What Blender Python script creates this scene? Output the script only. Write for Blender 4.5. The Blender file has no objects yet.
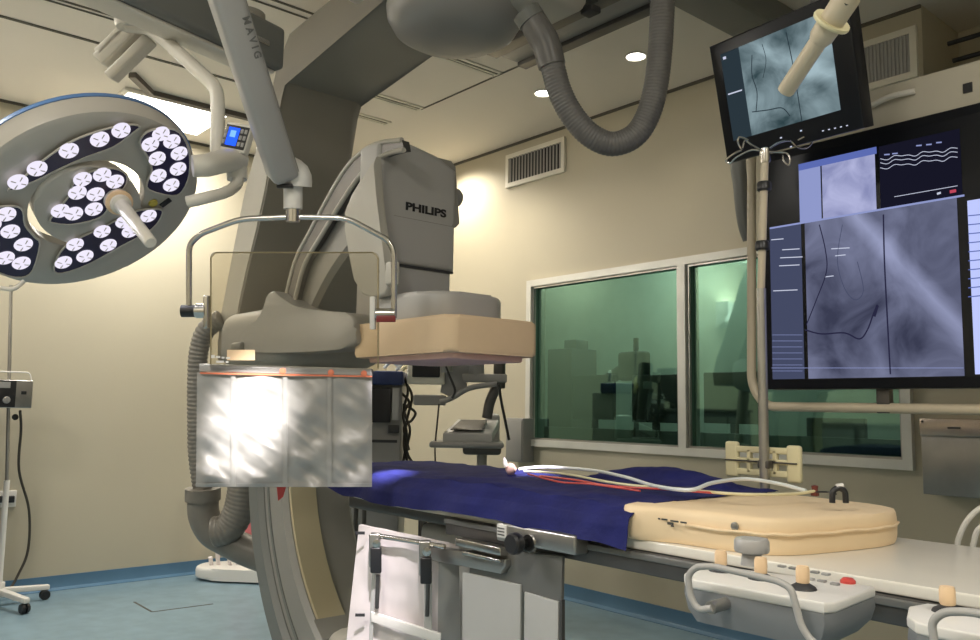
import bpy, bmesh, math, random
from mathutils import Vector, Matrix, noise
random.seed(4)
PI = math.pi
def V(*a): return Vector(a)
def lerp(a, b, t): return a + (b - a) * t

# ------------------------------------------------------------------ camera
CAM = V(5.7466, -3.8014, 1.1536)
YAW, PITCH, ROLL, FPX = 0.8640, 0.1054, 0.0154, 832.91
FW = V(-math.sin(YAW) * math.cos(PITCH), math.cos(YAW) * math.cos(PITCH), math.sin(PITCH))
_r = V(math.cos(YAW), math.sin(YAW), 0); _u = _r.cross(FW)
RT = _r * math.cos(ROLL) + _u * math.sin(ROLL)
UP = -_r * math.sin(ROLL) + _u * math.cos(ROLL)
def ray(px, py): return FW + RT * ((px - 490) / FPX) + UP * ((320 - py) / FPX)
def at(px, py, D): return CAM + ray(px, py) * D
def on(px, py, ax, v):
    d = ray(px, py); i = 'xyz'.index(ax)
    return CAM + d * ((v - CAM[i]) / d[i])
def onplane(px, py, p0, n):
    d = ray(px, py); return CAM + d * ((p0 - CAM).dot(n) / d.dot(n))

sc = bpy.context.scene
C = sc.collection
cd = bpy.data.cameras.new('camera'); co = bpy.data.objects.new('camera', cd); C.objects.link(co)
cd.sensor_width = 36; cd.lens = FPX * 36 / 980; cd.clip_start = .05
m = Matrix((RT, UP, -FW)).transposed().to_4x4(); m.translation = CAM
co.matrix_world = m
sc.camera = co

# ------------------------------------------------------------------ materials
def mat(name, col, rough=.5, metal=0, var=.06, vscale=6, bump=0, bscale=150, spec=.5, sheen=0, coat=0, alpha=1):
    m = bpy.data.materials.new(name); m.use_nodes = True
    nt = m.node_tree; b = nt.nodes['Principled BSDF']
    b.inputs['Roughness'].default_value = rough; b.inputs['Metallic'].default_value = metal
    b.inputs['Specular IOR Level'].default_value = spec
    b.inputs['Coat Weight'].default_value = coat
    b.inputs['Sheen Weight'].default_value = sheen
    tc = nt.nodes.new('ShaderNodeTexCoord')
    n = nt.nodes.new('ShaderNodeTexNoise'); n.inputs['Scale'].default_value = vscale; n.inputs['Detail'].default_value = 5
    nt.links.new(tc.outputs['Object'], n.inputs['Vector'])
    r = nt.nodes.new('ShaderNodeValToRGB')
    c = Vector(col)
    r.color_ramp.elements[0].position = .3; r.color_ramp.elements[1].position = .7
    r.color_ramp.elements[0].color = (*(c * (1 - var)), 1)
    r.color_ramp.elements[1].color = (*[min(1, x) for x in c * (1 + var)], 1)
    nt.links.new(n.outputs['Fac'], r.inputs['Fac']); nt.links.new(r.outputs['Color'], b.inputs['Base Color'])
    if bump:
        n2 = nt.nodes.new('ShaderNodeTexNoise'); n2.inputs['Scale'].default_value = bscale; n2.inputs['Detail'].default_value = 3
        nt.links.new(tc.outputs['Object'], n2.inputs['Vector'])
        bp = nt.nodes.new('ShaderNodeBump'); bp.inputs['Strength'].default_value = bump; bp.inputs['Distance'].default_value = .01
        nt.links.new(n2.outputs['Fac'], bp.inputs['Height']); nt.links.new(bp.outputs['Normal'], b.inputs['Normal'])
    return m
def emat(name, col, s):
    m = bpy.data.materials.new(name); m.use_nodes = True; nt = m.node_tree; nt.nodes.clear()
    e = nt.nodes.new('ShaderNodeEmission'); e.inputs['Color'].default_value = (*col, 1); e.inputs['Strength'].default_value = s
    o = nt.nodes.new('ShaderNodeOutputMaterial'); nt.links.new(e.outputs[0], o.inputs[0]); return m
def glassmat(name, col, rough=0.0, refl=.1, tint=.9):
    m = bpy.data.materials.new(name); m.use_nodes = True; nt = m.node_tree; nt.nodes.clear()
    t = nt.nodes.new('ShaderNodeBsdfTransparent'); t.inputs[0].default_value = (*[c * tint for c in col], 1)
    g = nt.nodes.new('ShaderNodeBsdfGlossy'); g.inputs['Roughness'].default_value = rough; g.inputs[0].default_value = (1, 1, 1, 1)
    f = nt.nodes.new('ShaderNodeFresnel'); f.inputs['IOR'].default_value = 1.45
    x = nt.nodes.new('ShaderNodeMixShader'); nt.links.new(f.outputs[0], x.inputs[0])
    nt.links.new(t.outputs[0], x.inputs[1]); nt.links.new(g.outputs[0], x.inputs[2])
    o = nt.nodes.new('ShaderNodeOutputMaterial'); nt.links.new(x.outputs[0], o.inputs[0]); return m
def xraymat(name, dark, lite, s, scale=2.2, seed=0., contrast=(.3, .72), streak=None):
    m = bpy.data.materials.new(name); m.use_nodes = True; nt = m.node_tree; nt.nodes.clear()
    L = nt.links.new; N = nt.nodes.new
    uv = N('ShaderNodeTexCoord')
    mp = N('ShaderNodeMapping'); mp.inputs['Location'].default_value = (seed, seed * .7, 0); L(uv.outputs['UV'], mp.inputs['Vector'])
    n1 = N('ShaderNodeTexNoise'); n1.inputs['Scale'].default_value = scale; n1.inputs['Detail'].default_value = 7; n1.inputs['Distortion'].default_value = .7
    L(mp.outputs[0], n1.inputs['Vector'])
    sp = N('ShaderNodeSeparateXYZ'); L(uv.outputs['UV'], sp.inputs[0])
    v = n1.outputs['Fac']
    if streak:
        # bright oblique band: 1 - |a*u + b*v - c| * k
        a, b, c, k, amp = streak
        m1 = N('ShaderNodeMath'); m1.operation = 'MULTIPLY'; m1.inputs[1].default_value = a; L(sp.outputs[0], m1.inputs[0])
        m2 = N('ShaderNodeMath'); m2.operation = 'MULTIPLY_ADD'; m2.inputs[1].default_value = b; L(sp.outputs[1], m2.inputs[0]); L(m1.outputs[0], m2.inputs[2])
        m3 = N('ShaderNodeMath'); m3.operation = 'SUBTRACT'; m3.inputs[1].default_value = c; L(m2.outputs[0], m3.inputs[0])
        m4 = N('ShaderNodeMath'); m4.operation = 'ABSOLUTE'; L(m3.outputs[0], m4.inputs[0])
        m5 = N('ShaderNodeMath'); m5.operation = 'MULTIPLY_ADD'; m5.inputs[1].default_value = -k; m5.inputs[2].default_value = 1; L(m4.outputs[0], m5.inputs[0]); m5.use_clamp = True
        m6 = N('ShaderNodeMath'); m6.operation = 'MULTIPLY_ADD'; m6.inputs[1].default_value = amp; L(m5.outputs[0], m6.inputs[0]); L(v, m6.inputs[2])
        v = m6.outputs[0]
    r = N('ShaderNodeValToRGB'); r.color_ramp.elements[0].position, r.color_ramp.elements[1].position = contrast
    r.color_ramp.elements[0].color = (*dark, 1); r.color_ramp.elements[1].color = (*lite, 1); L(v, r.inputs[0])
    e = N('ShaderNodeEmission'); e.inputs['Strength'].default_value = s; L(r.outputs[0], e.inputs[0])
    o = N('ShaderNodeOutputMaterial'); L(e.outputs[0], o.inputs[0]); return m

M = dict(
 wall=mat('cream_wall', (.50, .455, .345), .55, var=.03, vscale=1.2, bump=.03, bscale=60),
 ceil=mat('ceiling_paint', (.80, .74, .65), .7, var=.03, vscale=1),
 seam=mat('dark_seam', (.10, .09, .07), .8),
 slotlite=mat('slot_trim', (.78, .74, .64), .5),
 floor=mat('blue_vinyl_floor', (.185, .275, .33), .33, var=.13, vscale=9, spec=.5, bump=.02, bscale=30),
 base=mat('blue_baseboard', (.08, .17, .27), .4),
 alu=mat('window_aluminium', (.66, .65, .60), .4, .2),
 larm=mat('warm_grey_enamel', (.27, .25, .215), .45, var=.04, vscale=2),
 larmlite=mat('pale_grey_enamel', (.44, .42, .37), .45, var=.04, vscale=2),
 grey=mat('light_grey_plastic', (.40, .39, .375), .4, var=.03, vscale=3),
 grey2=mat('mid_grey_plastic', (.28, .275, .265), .4, var=.04, vscale=3),
 arcdark=mat('arc_dark_grey', (.16, .165, .155), .4, var=.05, vscale=2),
 arclite=mat('arc_grey', (.27, .26, .235), .4, var=.04, vscale=2),
 arctan=mat('arc_tan_inner', (.50, .43, .28), .4, var=.04, vscale=2),
 pad=mat('pale_tan_foam', (.86, .67, .43), .6, var=.04, vscale=5, bump=.06, bscale=25),
 tan=mat('tan_foam_cover', (.76, .57, .37), .6, var=.04, vscale=5, bump=.06, bscale=25),
 tan2=mat('tan_rubber', (.80, .58, .36), .55, var=.03),
 chrome=mat('brushed_chrome', (.62, .60, .57), .22, 1, var=.05, vscale=20),
 steel=mat('stainless_steel', (.42, .41, .39), .32, .9, var=.08, vscale=12),
 steeld=mat('dark_steel', (.12, .115, .11), .38, .7, var=.1, vscale=14),
 panel=mat('lead_flap_grey', (.42, .42, .40), .5, var=.04, vscale=5),
 bodyg=mat('module_body_grey', (.20, .21, .22), .4),
 paneld=mat('lead_flap_dark_grey', (.17, .17, .16), .42, .3, var=.05, vscale=5),
 black=mat('black_plastic', (.018, .018, .02), .35, var=.1),
 black2=mat('black_matt', (.03, .03, .032), .6, var=.1),
 bezel=mat('glossy_black_bezel', (.008, .009, .012), .3, var=.1, spec=.25),
 lamp=mat('lamp_grey', (.50, .47, .42), .38, var=.03, vscale=4),
 lampw=mat('lamp_white_enamel', (.66, .63, .56), .35, var=.03, vscale=4),
 lampb=mat('lamp_blue_stripe', (.10, .22, .48), .35),
 leddark=mat('led_recess', (.035, .03, .07), .25),
 hose=mat('grey_hose', (.13, .125, .12), .38, var=.08, vscale=15),
 hoselite=mat('warm_grey_hose', (.19, .175, .15), .42, var=.08, vscale=15),
 drape=mat('blue_drape', (.013, .016, .108), .8, var=.2, vscale=14, bump=.2, bscale=60, spec=.25),
 silver=mat('silver_vinyl', (.37, .36, .345), .42, .15, var=.07, vscale=9, bump=.05, bscale=40),
 skirt=mat('white_lead_skirt', (.74, .68, .67), .42, var=.05, vscale=6, bump=.05, bscale=30),
 white=mat('white_enamel', (.74, .72, .68), .35, var=.03),
 table=mat('table_top_laminate', (.80, .76, .67), .25, var=.04, vscale=4),
 cream=mat('cream_plastic', (.72, .66, .42), .45, var=.04),
 beige=mat('beige_panel', (.50, .46, .37), .5, var=.03),
 polebeige=mat('beige_tube', (.55, .48, .36), .4),
 red=mat('red_plastic', (.55, .06, .05), .4),
 orange=mat('orange_mark', (.75, .22, .12), .4),
 pink=mat('pale_pink_plastic', (.80, .52, .45), .5),
 blue=mat('navy_cap', (.02, .035, .12), .4),
 tubew=mat('white_tubing', (.70, .74, .74), .3),
 cablew=mat('white_cable', (.72, .70, .64), .4),
 cabled=mat('dark_cable', (.05, .045, .035), .5),
 lit=emat('lit_panel', (1, .97, .90), 6),
 led=emat('led_glow', (.90, .85, 1), .95),
 ledc=emat('led_core', (1, 1, 1), 7),
 lcd=emat('blue_lcd', (.02, .10, 1), 1.5),
 lcd2=emat('pale_blue_lcd', (.15, .35, 1), 1.6),
 downl=emat('downlight_glow', (1, .95, .85), 12),
 room2=mat('control_room_paint', (.55, .58, .52), .8),
)
# slightly mirror-like green lead glass of the control room window
def leadglass():
    m = bpy.data.materials.new('green_lead_glass'); m.use_nodes = True; nt = m.node_tree; nt.nodes.clear()
    t = nt.nodes.new('ShaderNodeBsdfTransparent'); t.inputs[0].default_value = (.25, .43, .36, 1)
    g = nt.nodes.new('ShaderNodeBsdfGlossy'); g.inputs['Roughness'].default_value = .035; g.inputs[0].default_value = (.30, .53, .45, 1)
    x = nt.nodes.new('ShaderNodeMixShader'); x.inputs[0].default_value = .40
    nt.links.new(t.outputs[0], x.inputs[1]); nt.links.new(g.outputs[0], x.inputs[2])
    o = nt.nodes.new('ShaderNodeOutputMaterial'); nt.links.new(x.outputs[0], o.inputs[0]); return m
M['leadglass'] = leadglass()
M['acrylic'] = glassmat('clear_acrylic', (.97, .95, .90), 0, tint=.93)
M['screen_big'] = xraymat('angiogram_large', (.05, .055, .10), (.36, .39, .60), .8, 2.6, 3.1, (.30, .95), (1, .86, 1.22, 9, .34))
M['screen_small'] = xraymat('angiogram_small', (.02, .05, .06), (.48, .64, .70), .72, 2.4, 7.7, (.28, .85), (.8, 1, 1.12, 6, .28))
M['screen_top'] = xraymat('angiogram_pale', (.26, .28, .50), (.56, .58, .86), .9, 2.0, 1.2, (.3, .8))
M['ui_bar'] = emat('screen_side_bar', (.055, .065, .12), 1)
M['ui_bar2'] = emat('screen_dark_bar', (.022, .035, .045), 1)
M['ui_lav'] = emat('screen_lavender', (.26, .30, .56), 1)
M['ui_blue'] = emat('screen_blue_bar', (.10, .14, .42), 1)
M['ui_dark'] = emat('screen_dark_window', (.008, .008, .018), 1)
M['ui_white'] = emat('screen_white_line', (.55, .58, .72), 1)
M['ui_pale'] = emat('screen_pale_window', (.50, .56, .95), 1)
M['ui_red'] = emat('screen_red_mark', (.5, .06, .10), 1)
M['ui_vessel'] = emat('screen_dark_trace', (.02, .02, .05), 1)
M['ui_teal'] = emat('screen_teal_line', (.03, .06, .08), 1)

# ------------------------------------------------------------------ mesh builder
class MB:
    def __init__(s): s.bm = bmesh.new(); s.uv = s.bm.loops.layers.uv.new('UVMap')
    def _bev(s, verts, bev, seg=3):
        if bev <= 0: return
        es = {e for v in verts for e in v.link_edges}
        bmesh.ops.bevel(s.bm, geom=list(es), offset=bev, segments=seg, profile=.5, affect='EDGES', clamp_overlap=True)
    def box(s, c, size, ax=None, bev=0, seg=3):
        c = Vector(c); ax = ax or (V(1, 0, 0), V(0, 1, 0), V(0, 0, 1))
        vs = []
        for k in (-.5, .5):
            for j in (-.5, .5):
                for i in (-.5, .5):
                    vs.append(s.bm.verts.new(c + ax[0] * (i * size[0]) + ax[1] * (j * size[1]) + ax[2] * (k * size[2])))
        for f in ((0, 2, 3, 1), (4, 5, 7, 6), (0, 1, 5, 4), (2, 6, 7, 3), (0, 4, 6, 2), (1, 3, 7, 5)):
            s.bm.faces.new([vs[i] for i in f])
        s._bev(vs, bev, seg); return s
    def bb(s, a, b, bev=0, seg=3):
        a = Vector(a); b = Vector(b); return s.box((a + b) / 2, [abs(b[i] - a[i]) for i in range(3)], bev=bev, seg=seg)
    def prism(s, pts, off, bev=0, seg=3):
        off = Vector(off); a = [s.bm.verts.new(Vector(p)) for p in pts]; b = [s.bm.verts.new(Vector(p) + off) for p in pts]
        n = len(a); s.bm.faces.new(a[::-1]); s.bm.faces.new(b)
        for i in range(n): s.bm.faces.new((a[i], a[(i + 1) % n], b[(i + 1) % n], b[i]))
        if bev:
            es = [e for e in {e for v in a + b for e in v.link_edges} if (e.verts[0] in a) == (e.verts[1] in a)]
            bmesh.ops.bevel(s.bm, geom=es, offset=bev, segments=seg, profile=.5, affect='EDGES', clamp_overlap=True)
        return s
    def quad(s, a, b, c, d):
        vs = [s.bm.verts.new(Vector(p)) for p in (a, b, c, d)]; f = s.bm.faces.new(vs)
        for l, t in zip(f.loops, ((0, 0), (1, 0), (1, 1), (0, 1))): l[s.uv].uv = t
        return s
    def rings(s, rs, closed_ends=True, loop=False):
        R = [[s.bm.verts.new(p) for p in r] for r in rs]; n = len(R[0])
        for i in range(len(R) - (0 if loop else 1)):
            a, b = R[i], R[(i + 1) % len(R)]
            for j in range(n): s.bm.faces.new((a[j], a[(j + 1) % n], b[(j + 1) % n], b[j]))
        if closed_ends and not loop:
            s.bm.faces.new(R[0][::-1]); s.bm.faces.new(R[-1])
        return s
    def tube(s, pts, r, n=12, smooth=0, loop=False, flat=1.0):
        P = [Vector(p) for p in pts]
        if smooth: P = cat(P, smooth, loop)
        rr = r if callable(r) else (lambda t: r)
        N = len(P); T = []
        for i in range(N):
            if loop: t = P[(i + 1) % N] - P[i - 1]
            else: t = P[min(i + 1, N - 1)] - P[max(i - 1, 0)]
            T.append(t.normalized())
        up = V(0, 0, 1) if abs(T[0].z) < .9 else V(1, 0, 0)
        x = T[0].cross(up).normalized(); rs = []
        for i in range(N):
            x = (x - T[i] * x.dot(T[i])).normalized(); y = T[i].cross(x)
            q = rr(i / max(1, N - 1))
            rs.append([P[i] + x * math.cos(2 * PI * k / n) * q + y * math.sin(2 * PI * k / n) * q * flat for k in range(n)])
        return s.rings(rs, True, loop)
    def lathe(s, prof, o, axis=(0, 0, 1), n=24, sx=1, sy=1, xdir=None):
        o = Vector(o); ax = Vector(axis).normalized()
        x = Vector(xdir) if xdir else ax.cross(V(0, 1, .01) if abs(ax.y) < .9 else V(1, 0, 0))
        x = (x - ax * x.dot(ax)).normalized(); y = ax.cross(x)
        return s.rings([[o + ax * z + (x * math.cos(2 * PI * k / n) * sx + y * math.sin(2 * PI * k / n) * sy) * max(q, 1e-4) for k in range(n)] for q, z in prof])
    def arc(s, c, r0, r1, a0, a1, y0, y1, n=48, bev=0):
        rs = []
        for i in range(n + 1):
            a = math.radians(lerp(a0, a1, i / n)); ca, sa = math.cos(a), math.sin(a)
            b = bev
            q = [(r0 + b, y0), (r1 - b, y0), (r1, y0 + b), (r1, y1 - b), (r1 - b, y1), (r0 + b, y1), (r0, y1 - b), (r0, y0 + b)] if b else [(r0, y0), (r1, y0), (r1, y1), (r0, y1)]
            rs.append([V(c[0] + r * ca, yy, c[1] + r * sa) for r, yy in q])
        return s.rings(rs)
    def grid(s, fn, nu, nv, thick=0):
        G = [[s.bm.verts.new(fn(i / nu, j / nv)) for j in range(nv + 1)] for i in range(nu + 1)]
        fs = []
        for i in range(nu):
            for j in range(nv):
                f = s.bm.faces.new((G[i][j], G[i + 1][j], G[i + 1][j + 1], G[i][j + 1])); fs.append(f)
                for l, (a, b) in zip(f.loops, ((i, j), (i + 1, j), (i + 1, j + 1), (i, j + 1))): l[s.uv].uv = (a / nu, b / nv)
        if thick:
            bmesh.ops.recalc_face_normals(s.bm, faces=fs)
            bmesh.ops.solidify(s.bm, geom=fs, thickness=thick)
        return s
    def text(s, txt, size, o, xd, yd, depth=.001, bold=0., align='LEFT', mirror=False):
        cu = bpy.data.curves.new('lettering', 'FONT'); cu.body = txt; cu.size = size; cu.extrude = depth; cu.offset = bold; cu.align_x = align
        ob = bpy.data.objects.new('lettering', cu); C.objects.link(ob)
        dg = bpy.context.evaluated_depsgraph_get(); me = bpy.data.meshes.new_from_object(ob.evaluated_get(dg))
        xd = Vector(xd).normalized(); yd = Vector(yd); yd = (yd - xd * yd.dot(xd)).normalized(); zd = xd.cross(yd)
        mt = Matrix((xd, yd, zd)).transposed().to_4x4(); mt.translation = Vector(o); me.transform(mt)
        s.bm.from_mesh(me); bpy.data.objects.remove(ob); bpy.data.curves.remove(cu); bpy.data.meshes.remove(me); return s
    def build(s, name, m, parent=None, smooth=35, weld=False):
        bmesh.ops.recalc_face_normals(s.bm, faces=s.bm.faces[:])
        me = bpy.data.meshes.new(name)
        if parent is not None: org = wloc(parent)
        else:
            co_ = [v.co for v in s.bm.verts]
            lo = [min(c[i] for c in co_) for i in range(3)]; hi = [max(c[i] for c in co_) for i in range(3)]
            org = V((lo[0] + hi[0]) / 2, (lo[1] + hi[1]) / 2, lo[2])
        bmesh.ops.translate(s.bm, vec=-org, verts=s.bm.verts[:])
        s.bm.to_mesh(me); s.bm.free()
        me.materials.append(M[m] if isinstance(m, str) else m)
        me.shade_smooth(); me.set_sharp_from_angle(angle=math.radians(smooth))
        o = bpy.data.objects.new(name, me); C.objects.link(o)
        if parent is not None: o.parent = parent
        else: o.location = org
        return o
def wloc(o):
    p = Vector(o.location)
    while o.parent: o = o.parent; p += Vector(o.location)
    return p
def cat(P, k, loop=False):
    n = len(P); out = []
    rng = range(n if loop else n - 1)
    for i in rng:
        if loop: p0, p1, p2, p3 = P[i - 1], P[i], P[(i + 1) % n], P[(i + 2) % n]
        else: p0, p1, p2, p3 = P[max(i - 1, 0)], P[i], P[i + 1], P[min(i + 2, n - 1)]
        for j in range(k):
            t = j / k
            out.append(.5 * ((2 * p1) + (p2 - p0) * t + (2 * p0 - 5 * p1 + 4 * p2 - p3) * t * t + (3 * p1 - p0 - 3 * p2 + p3) * t ** 3))
    if not loop: out.append(P[-1])
    return out
def fillet(pts, r, k=6):
    P = [Vector(p) for p in pts]; out = [P[0]]
    for i in range(1, len(P) - 1):
        a = (P[i - 1] - P[i]); b = (P[i + 1] - P[i]); q = min(r, a.length * .45, b.length * .45)
        s0 = P[i] + a.normalized() * q; s1 = P[i] + b.normalized() * q
        for j in range(k + 1):
            t = j / k; out.append(s0 * (1 - t) ** 2 + P[i] * 2 * t * (1 - t) + s1 * t * t)
    out.append(P[-1]); return out
def tag(o, label, cat_, group=None):
    o['label'] = label; o['category'] = cat_
    if group: o['group'] = group
    return o
def thing(name, label, cat_, loc, group=None):
    o = bpy.data.objects.new(name, None); C.objects.link(o); o.location = Vector(loc); o.empty_display_size = .1
    return tag(o, label, cat_, group)
def struct(mb, name, m, parent=None):
    o = mb.build(name, m, parent)
    if parent is None: o['kind'] = 'structure'
    return o
def dup(root, loc, label, group=None):
    r = root.copy(); C.objects.link(r); r.location = Vector(loc); r['label'] = label
    if group: r['group'] = group
    for ch in list(root.children):
        c = ch.copy(); C.objects.link(c); c.parent = r
        for g in ch.children:
            d = g.copy(); C.objects.link(d); d.parent = c
    return r
def nz(p, s=1.): return noise.noise(Vector(p) * s)
X, Y, Z = V(1, 0, 0), V(0, 1, 0), V(0, 0, 1)

# ------------------------------------------------------------------ room
H = 3.0; RX, RY = 7.3, -5.6
NX, NZ, ND = 4.264, 2.60, .42          # ceiling-high niche in the window wall
struct(MB().bb((-1.3, RY - .2, -.1), (RX + .2, 2.4, 0)), 'floor', 'floor')
struct(MB().bb((-1.3, RY - .2, H), (RX + .2, 2.4, H + .1)), 'ceiling', 'ceil')
struct(MB().bb((-.15, RY - .15, 0), (0, .15, H)), 'wall_left', 'wall')
W0, W1, WZ0, WZ1 = 1.70, 4.165, .912, 2.005
w = MB(); t = .15
w.bb((0, 0, 0), (W0, t, H)); w.bb((W0, 0, 0), (W1, t, WZ0)); w.bb((W0, 0, WZ1), (W1, t, H))
w.bb((W1, 0, 0), (NX, t, H)); w.bb((NX, 0, 0), (RX, t, NZ))
w.bb((NX - .1, t, NZ), (NX, ND, H)); w.bb((NX - .1, ND, NZ - .1), (RX, ND + .1, H)); w.bb((NX, t, NZ - .1), (RX, ND, NZ))
struct(w, 'wall_back', 'wall')
struct(MB().bb((RX, RY - .15, 0), (RX + .15, .6, H)), 'wall_right', 'wall')
struct(MB().bb((0, RY - .15, 0), (RX, RY, H)), 'wall_front', 'wall')
# coved vinyl skirting
bz = .085
def cove(p0, p1, nrm):
    mb = MB(); prof = [(0, bz), (.008, bz), (.010, .035), (.018, .015), (.045, .003), (.045, 0), (0, 0)]
    n = V(*nrm); mb.rings([[Vector(p) + n * a + Z * b for a, b in prof] for p in (p0, p1)]); return mb
struct(cove((0, 0, 0), (0, RY, 0), (1, 0, 0)), 'baseboard_left', 'base')
struct(cove((0, 0, 0), (RX, 0, 0), (0, -1, 0)), 'baseboard_back', 'base')
# ceiling seams and slots (real grooves' dark strips lie flush under the boards)
struct(MB().bb((1.262, RY, H - .004), (1.286, -.89, H - .0005)), 'trim_1', 'seam')
mb = MB(); mb.bb((1.60, RY, H - .004), (1.612, -.89, H - .0005)); mb.bb((1.64, RY, H - .004), (1.655, -.89, H - .0005)); struct(mb, 'trim_2', 'seam')
mb = MB(); mb.bb((2.25, RY, H - .004), (2.262, -1.95, H - .0005)); mb.bb((2.31, RY, H - .004), (2.325, -1.95, H - .0005)); struct(mb, 'trim_3', 'seam')
struct(MB().bb((1.63, -.885, H - .004), (6.2, -.875, H - .0005)), 'trim_4', 'seam')
def slot(x, y0, y1, label, lastroot=None):
    r = thing('air_slot_diffuser', label, 'air diffuser', (x, (y0 + y1) / 2, H), 'linear slot diffusers in the ceiling')
    MB().bb((x - .045, y0, H - .006), (x - .02, y1, H + 0), bev=.002).bb((x + .02, y0, H - .006), (x + .045, y1, H), bev=.002).bb((x - .045, y1 - .012, H - .006), (x + .045, y1, H), bev=.002).build('trim_frame', 'slotlite', r)
    MB().bb((x - .02, y0, H - .003), (x + .02, y1 - .012, H)).build('slot_opening', 'seam', r)
    MB().bb((x - .006, y0, H - .008), (x + .006, y1 - .012, H - .002)).build('divider_blade', 'slotlite', r)
slot(1.27, -1.28, -.885, 'short slot diffuser in the ceiling nearest the far corner')
slot(1.63, -1.38, -.885, 'narrow slot diffuser in the ceiling, between the other two')
slot(2.365, -1.50, -.885, 'slot diffuser in the ceiling right below the pivot dome')
struct(MB().bb((0, RY, H - .016), (.010, 0, H)), 'trim_7', 'seam')  # dark strips on both walls colour in the shadow gap below the ceiling
struct(MB().bb((.01, -.010, H - .016), (NX, 0, H)), 'trim_8', 'seam')
# dark ceiling strip beside the lit panel
struct(MB().prism([V(1.01, -2.40, H), V(.80, -2.23, H), V(.80, -1.0, H), V(.76, -1.0, H), V(.76, -2.25, H), V(.98, -2.43, H)], (0, 0, -.03)), 'trim_5', mat('strip_bronze', (.10, .085, .07), .6))
# lit ceiling panel
r = thing('ceiling_light_panel', 'bright white lit ceiling panel between surgical lamp and wall', 'ceiling light', (.46, -2.1, H))
MB().bb((.20, -2.38, H - .02), (.75, -1.72, H), bev=.004).build('frame', 'slotlite', r)
MB().bb((.23, -2.35, H - .024), (.72, -1.75, H - .006)).build('diffuser', 'lit', r)
# downlights
d0 = thing('recessed_downlight', '', 'downlight', (2.345, -.51, H), None)
MB().lathe([(.058, 0), (.062, -.004), (.056, -.008), (.05, -.006), (.05, 0)], (2.345, -.51, H)).build('trim_ring', 'slotlite', d0)
MB().lathe([(.05, -.001), (.045, -.004), (.001, -.005)], (2.345, -.51, H)).build('lamp_face', 'downl', d0)
tag(d0, 'round recessed downlight left of the hanging grey hose', 'downlight', 'recessed downlights along the window wall')
dup(d0, (3.04, -.513, H), 'round recessed downlight right inside the loop of the grey hose')

# vents
def vent(x0, x1, z0, z1, y, n, label):
    r = thing('wall_vent', label, 'vent', ((x0 + x1) / 2, y, z0))
    f = .03; mb = MB()
    mb.bb((x0 + f, y - .02, z0), (x1 - f, y, z0 + f)).bb((x0 + f, y - .02, z1 - f), (x1 - f, y, z1)).bb((x0, y - .02, z0), (x0 + f, y, z1)).bb((x1 - f, y - .02, z0), (x1, y, z1))
    mb.build('vent_frame', 'slotlite', r)
    MB().bb((x0 + f, y - .003, z0 + f), (x1 - f, y - .001, z1 - f)).build('dark_cavity', 'black2', r)
    mb = MB()
    for i in range(n):
        x = lerp(x0 + f, x1 - f, (i + .5) / n)
        mb.box((x, y - .012, (z0 + z1) / 2), (.004, .020, z1 - z0 - 2 * f), ax=(V(.35, .94, 0), V(-.94, .35, 0), Z))
    mb.build('louvre_blades', 'grey', r)
vent(1.46, 2.035, 2.69, 2.925, 0, 17, 'white framed louvred vent high on wall, above the control room window')
vent(3.93, 4.245, 2.665, 2.905, 0, 15, 'louvred vent high on wall, beside the upper black monitor')

# ------------------------------------------------------------------ control room window
r = bpy.data.objects.new('window_1', None); C.objects.link(r); r.location = (W0, 0, WZ0); r['kind'] = 'structure'
f = .043
mb = MB()
for a, b in ((W0 + f, 2.930), (2.980, W1 - f)): mb.bb((a, -.03, WZ0), (b, .10, WZ0 + f)).bb((a, -.03, WZ1 - f), (b, .10, WZ1))
mb.bb((W0, -.03, WZ0), (W0 + f, .10, WZ1)).bb((W1 - f, -.03, WZ0), (W1, .10, WZ1))
mb.bb((2.93, -.03, WZ0), (2.98, .10, WZ1))
mb.build('window_frame', 'alu', r)
mb = MB()
for a, b in ((W0 + f, 2.925), (2.985, W1 - f)):
    mb.bb((a + .012, -.012, WZ0 + f), (b - .012, .0, WZ0 + f + .012)).bb((a + .012, -.012, WZ1 - f - .012), (b - .012, .0, WZ1 - f)).bb((a, -.012, WZ0 + f), (a + .012, 0, WZ1 - f)).bb((b - .012, -.012, WZ0 + f), (b, 0, WZ1 - f))
mb.build('inner_bead', 'steel', r)
MB().quad((W0 + f, .02, WZ0 + f), (2.925, .02, WZ0 + f), (2.925, .02, WZ1 - f), (W0 + f, .02, WZ1 - f)).build('window_pane', 'leadglass', r)
MB().quad((2.985, .02, WZ0 + f), (W1 - f, .02, WZ0 + f), (W1 - f, .02, WZ1 - f), (2.985, .02, WZ1 - f)).build('window_pane', 'leadglass', r)
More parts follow.
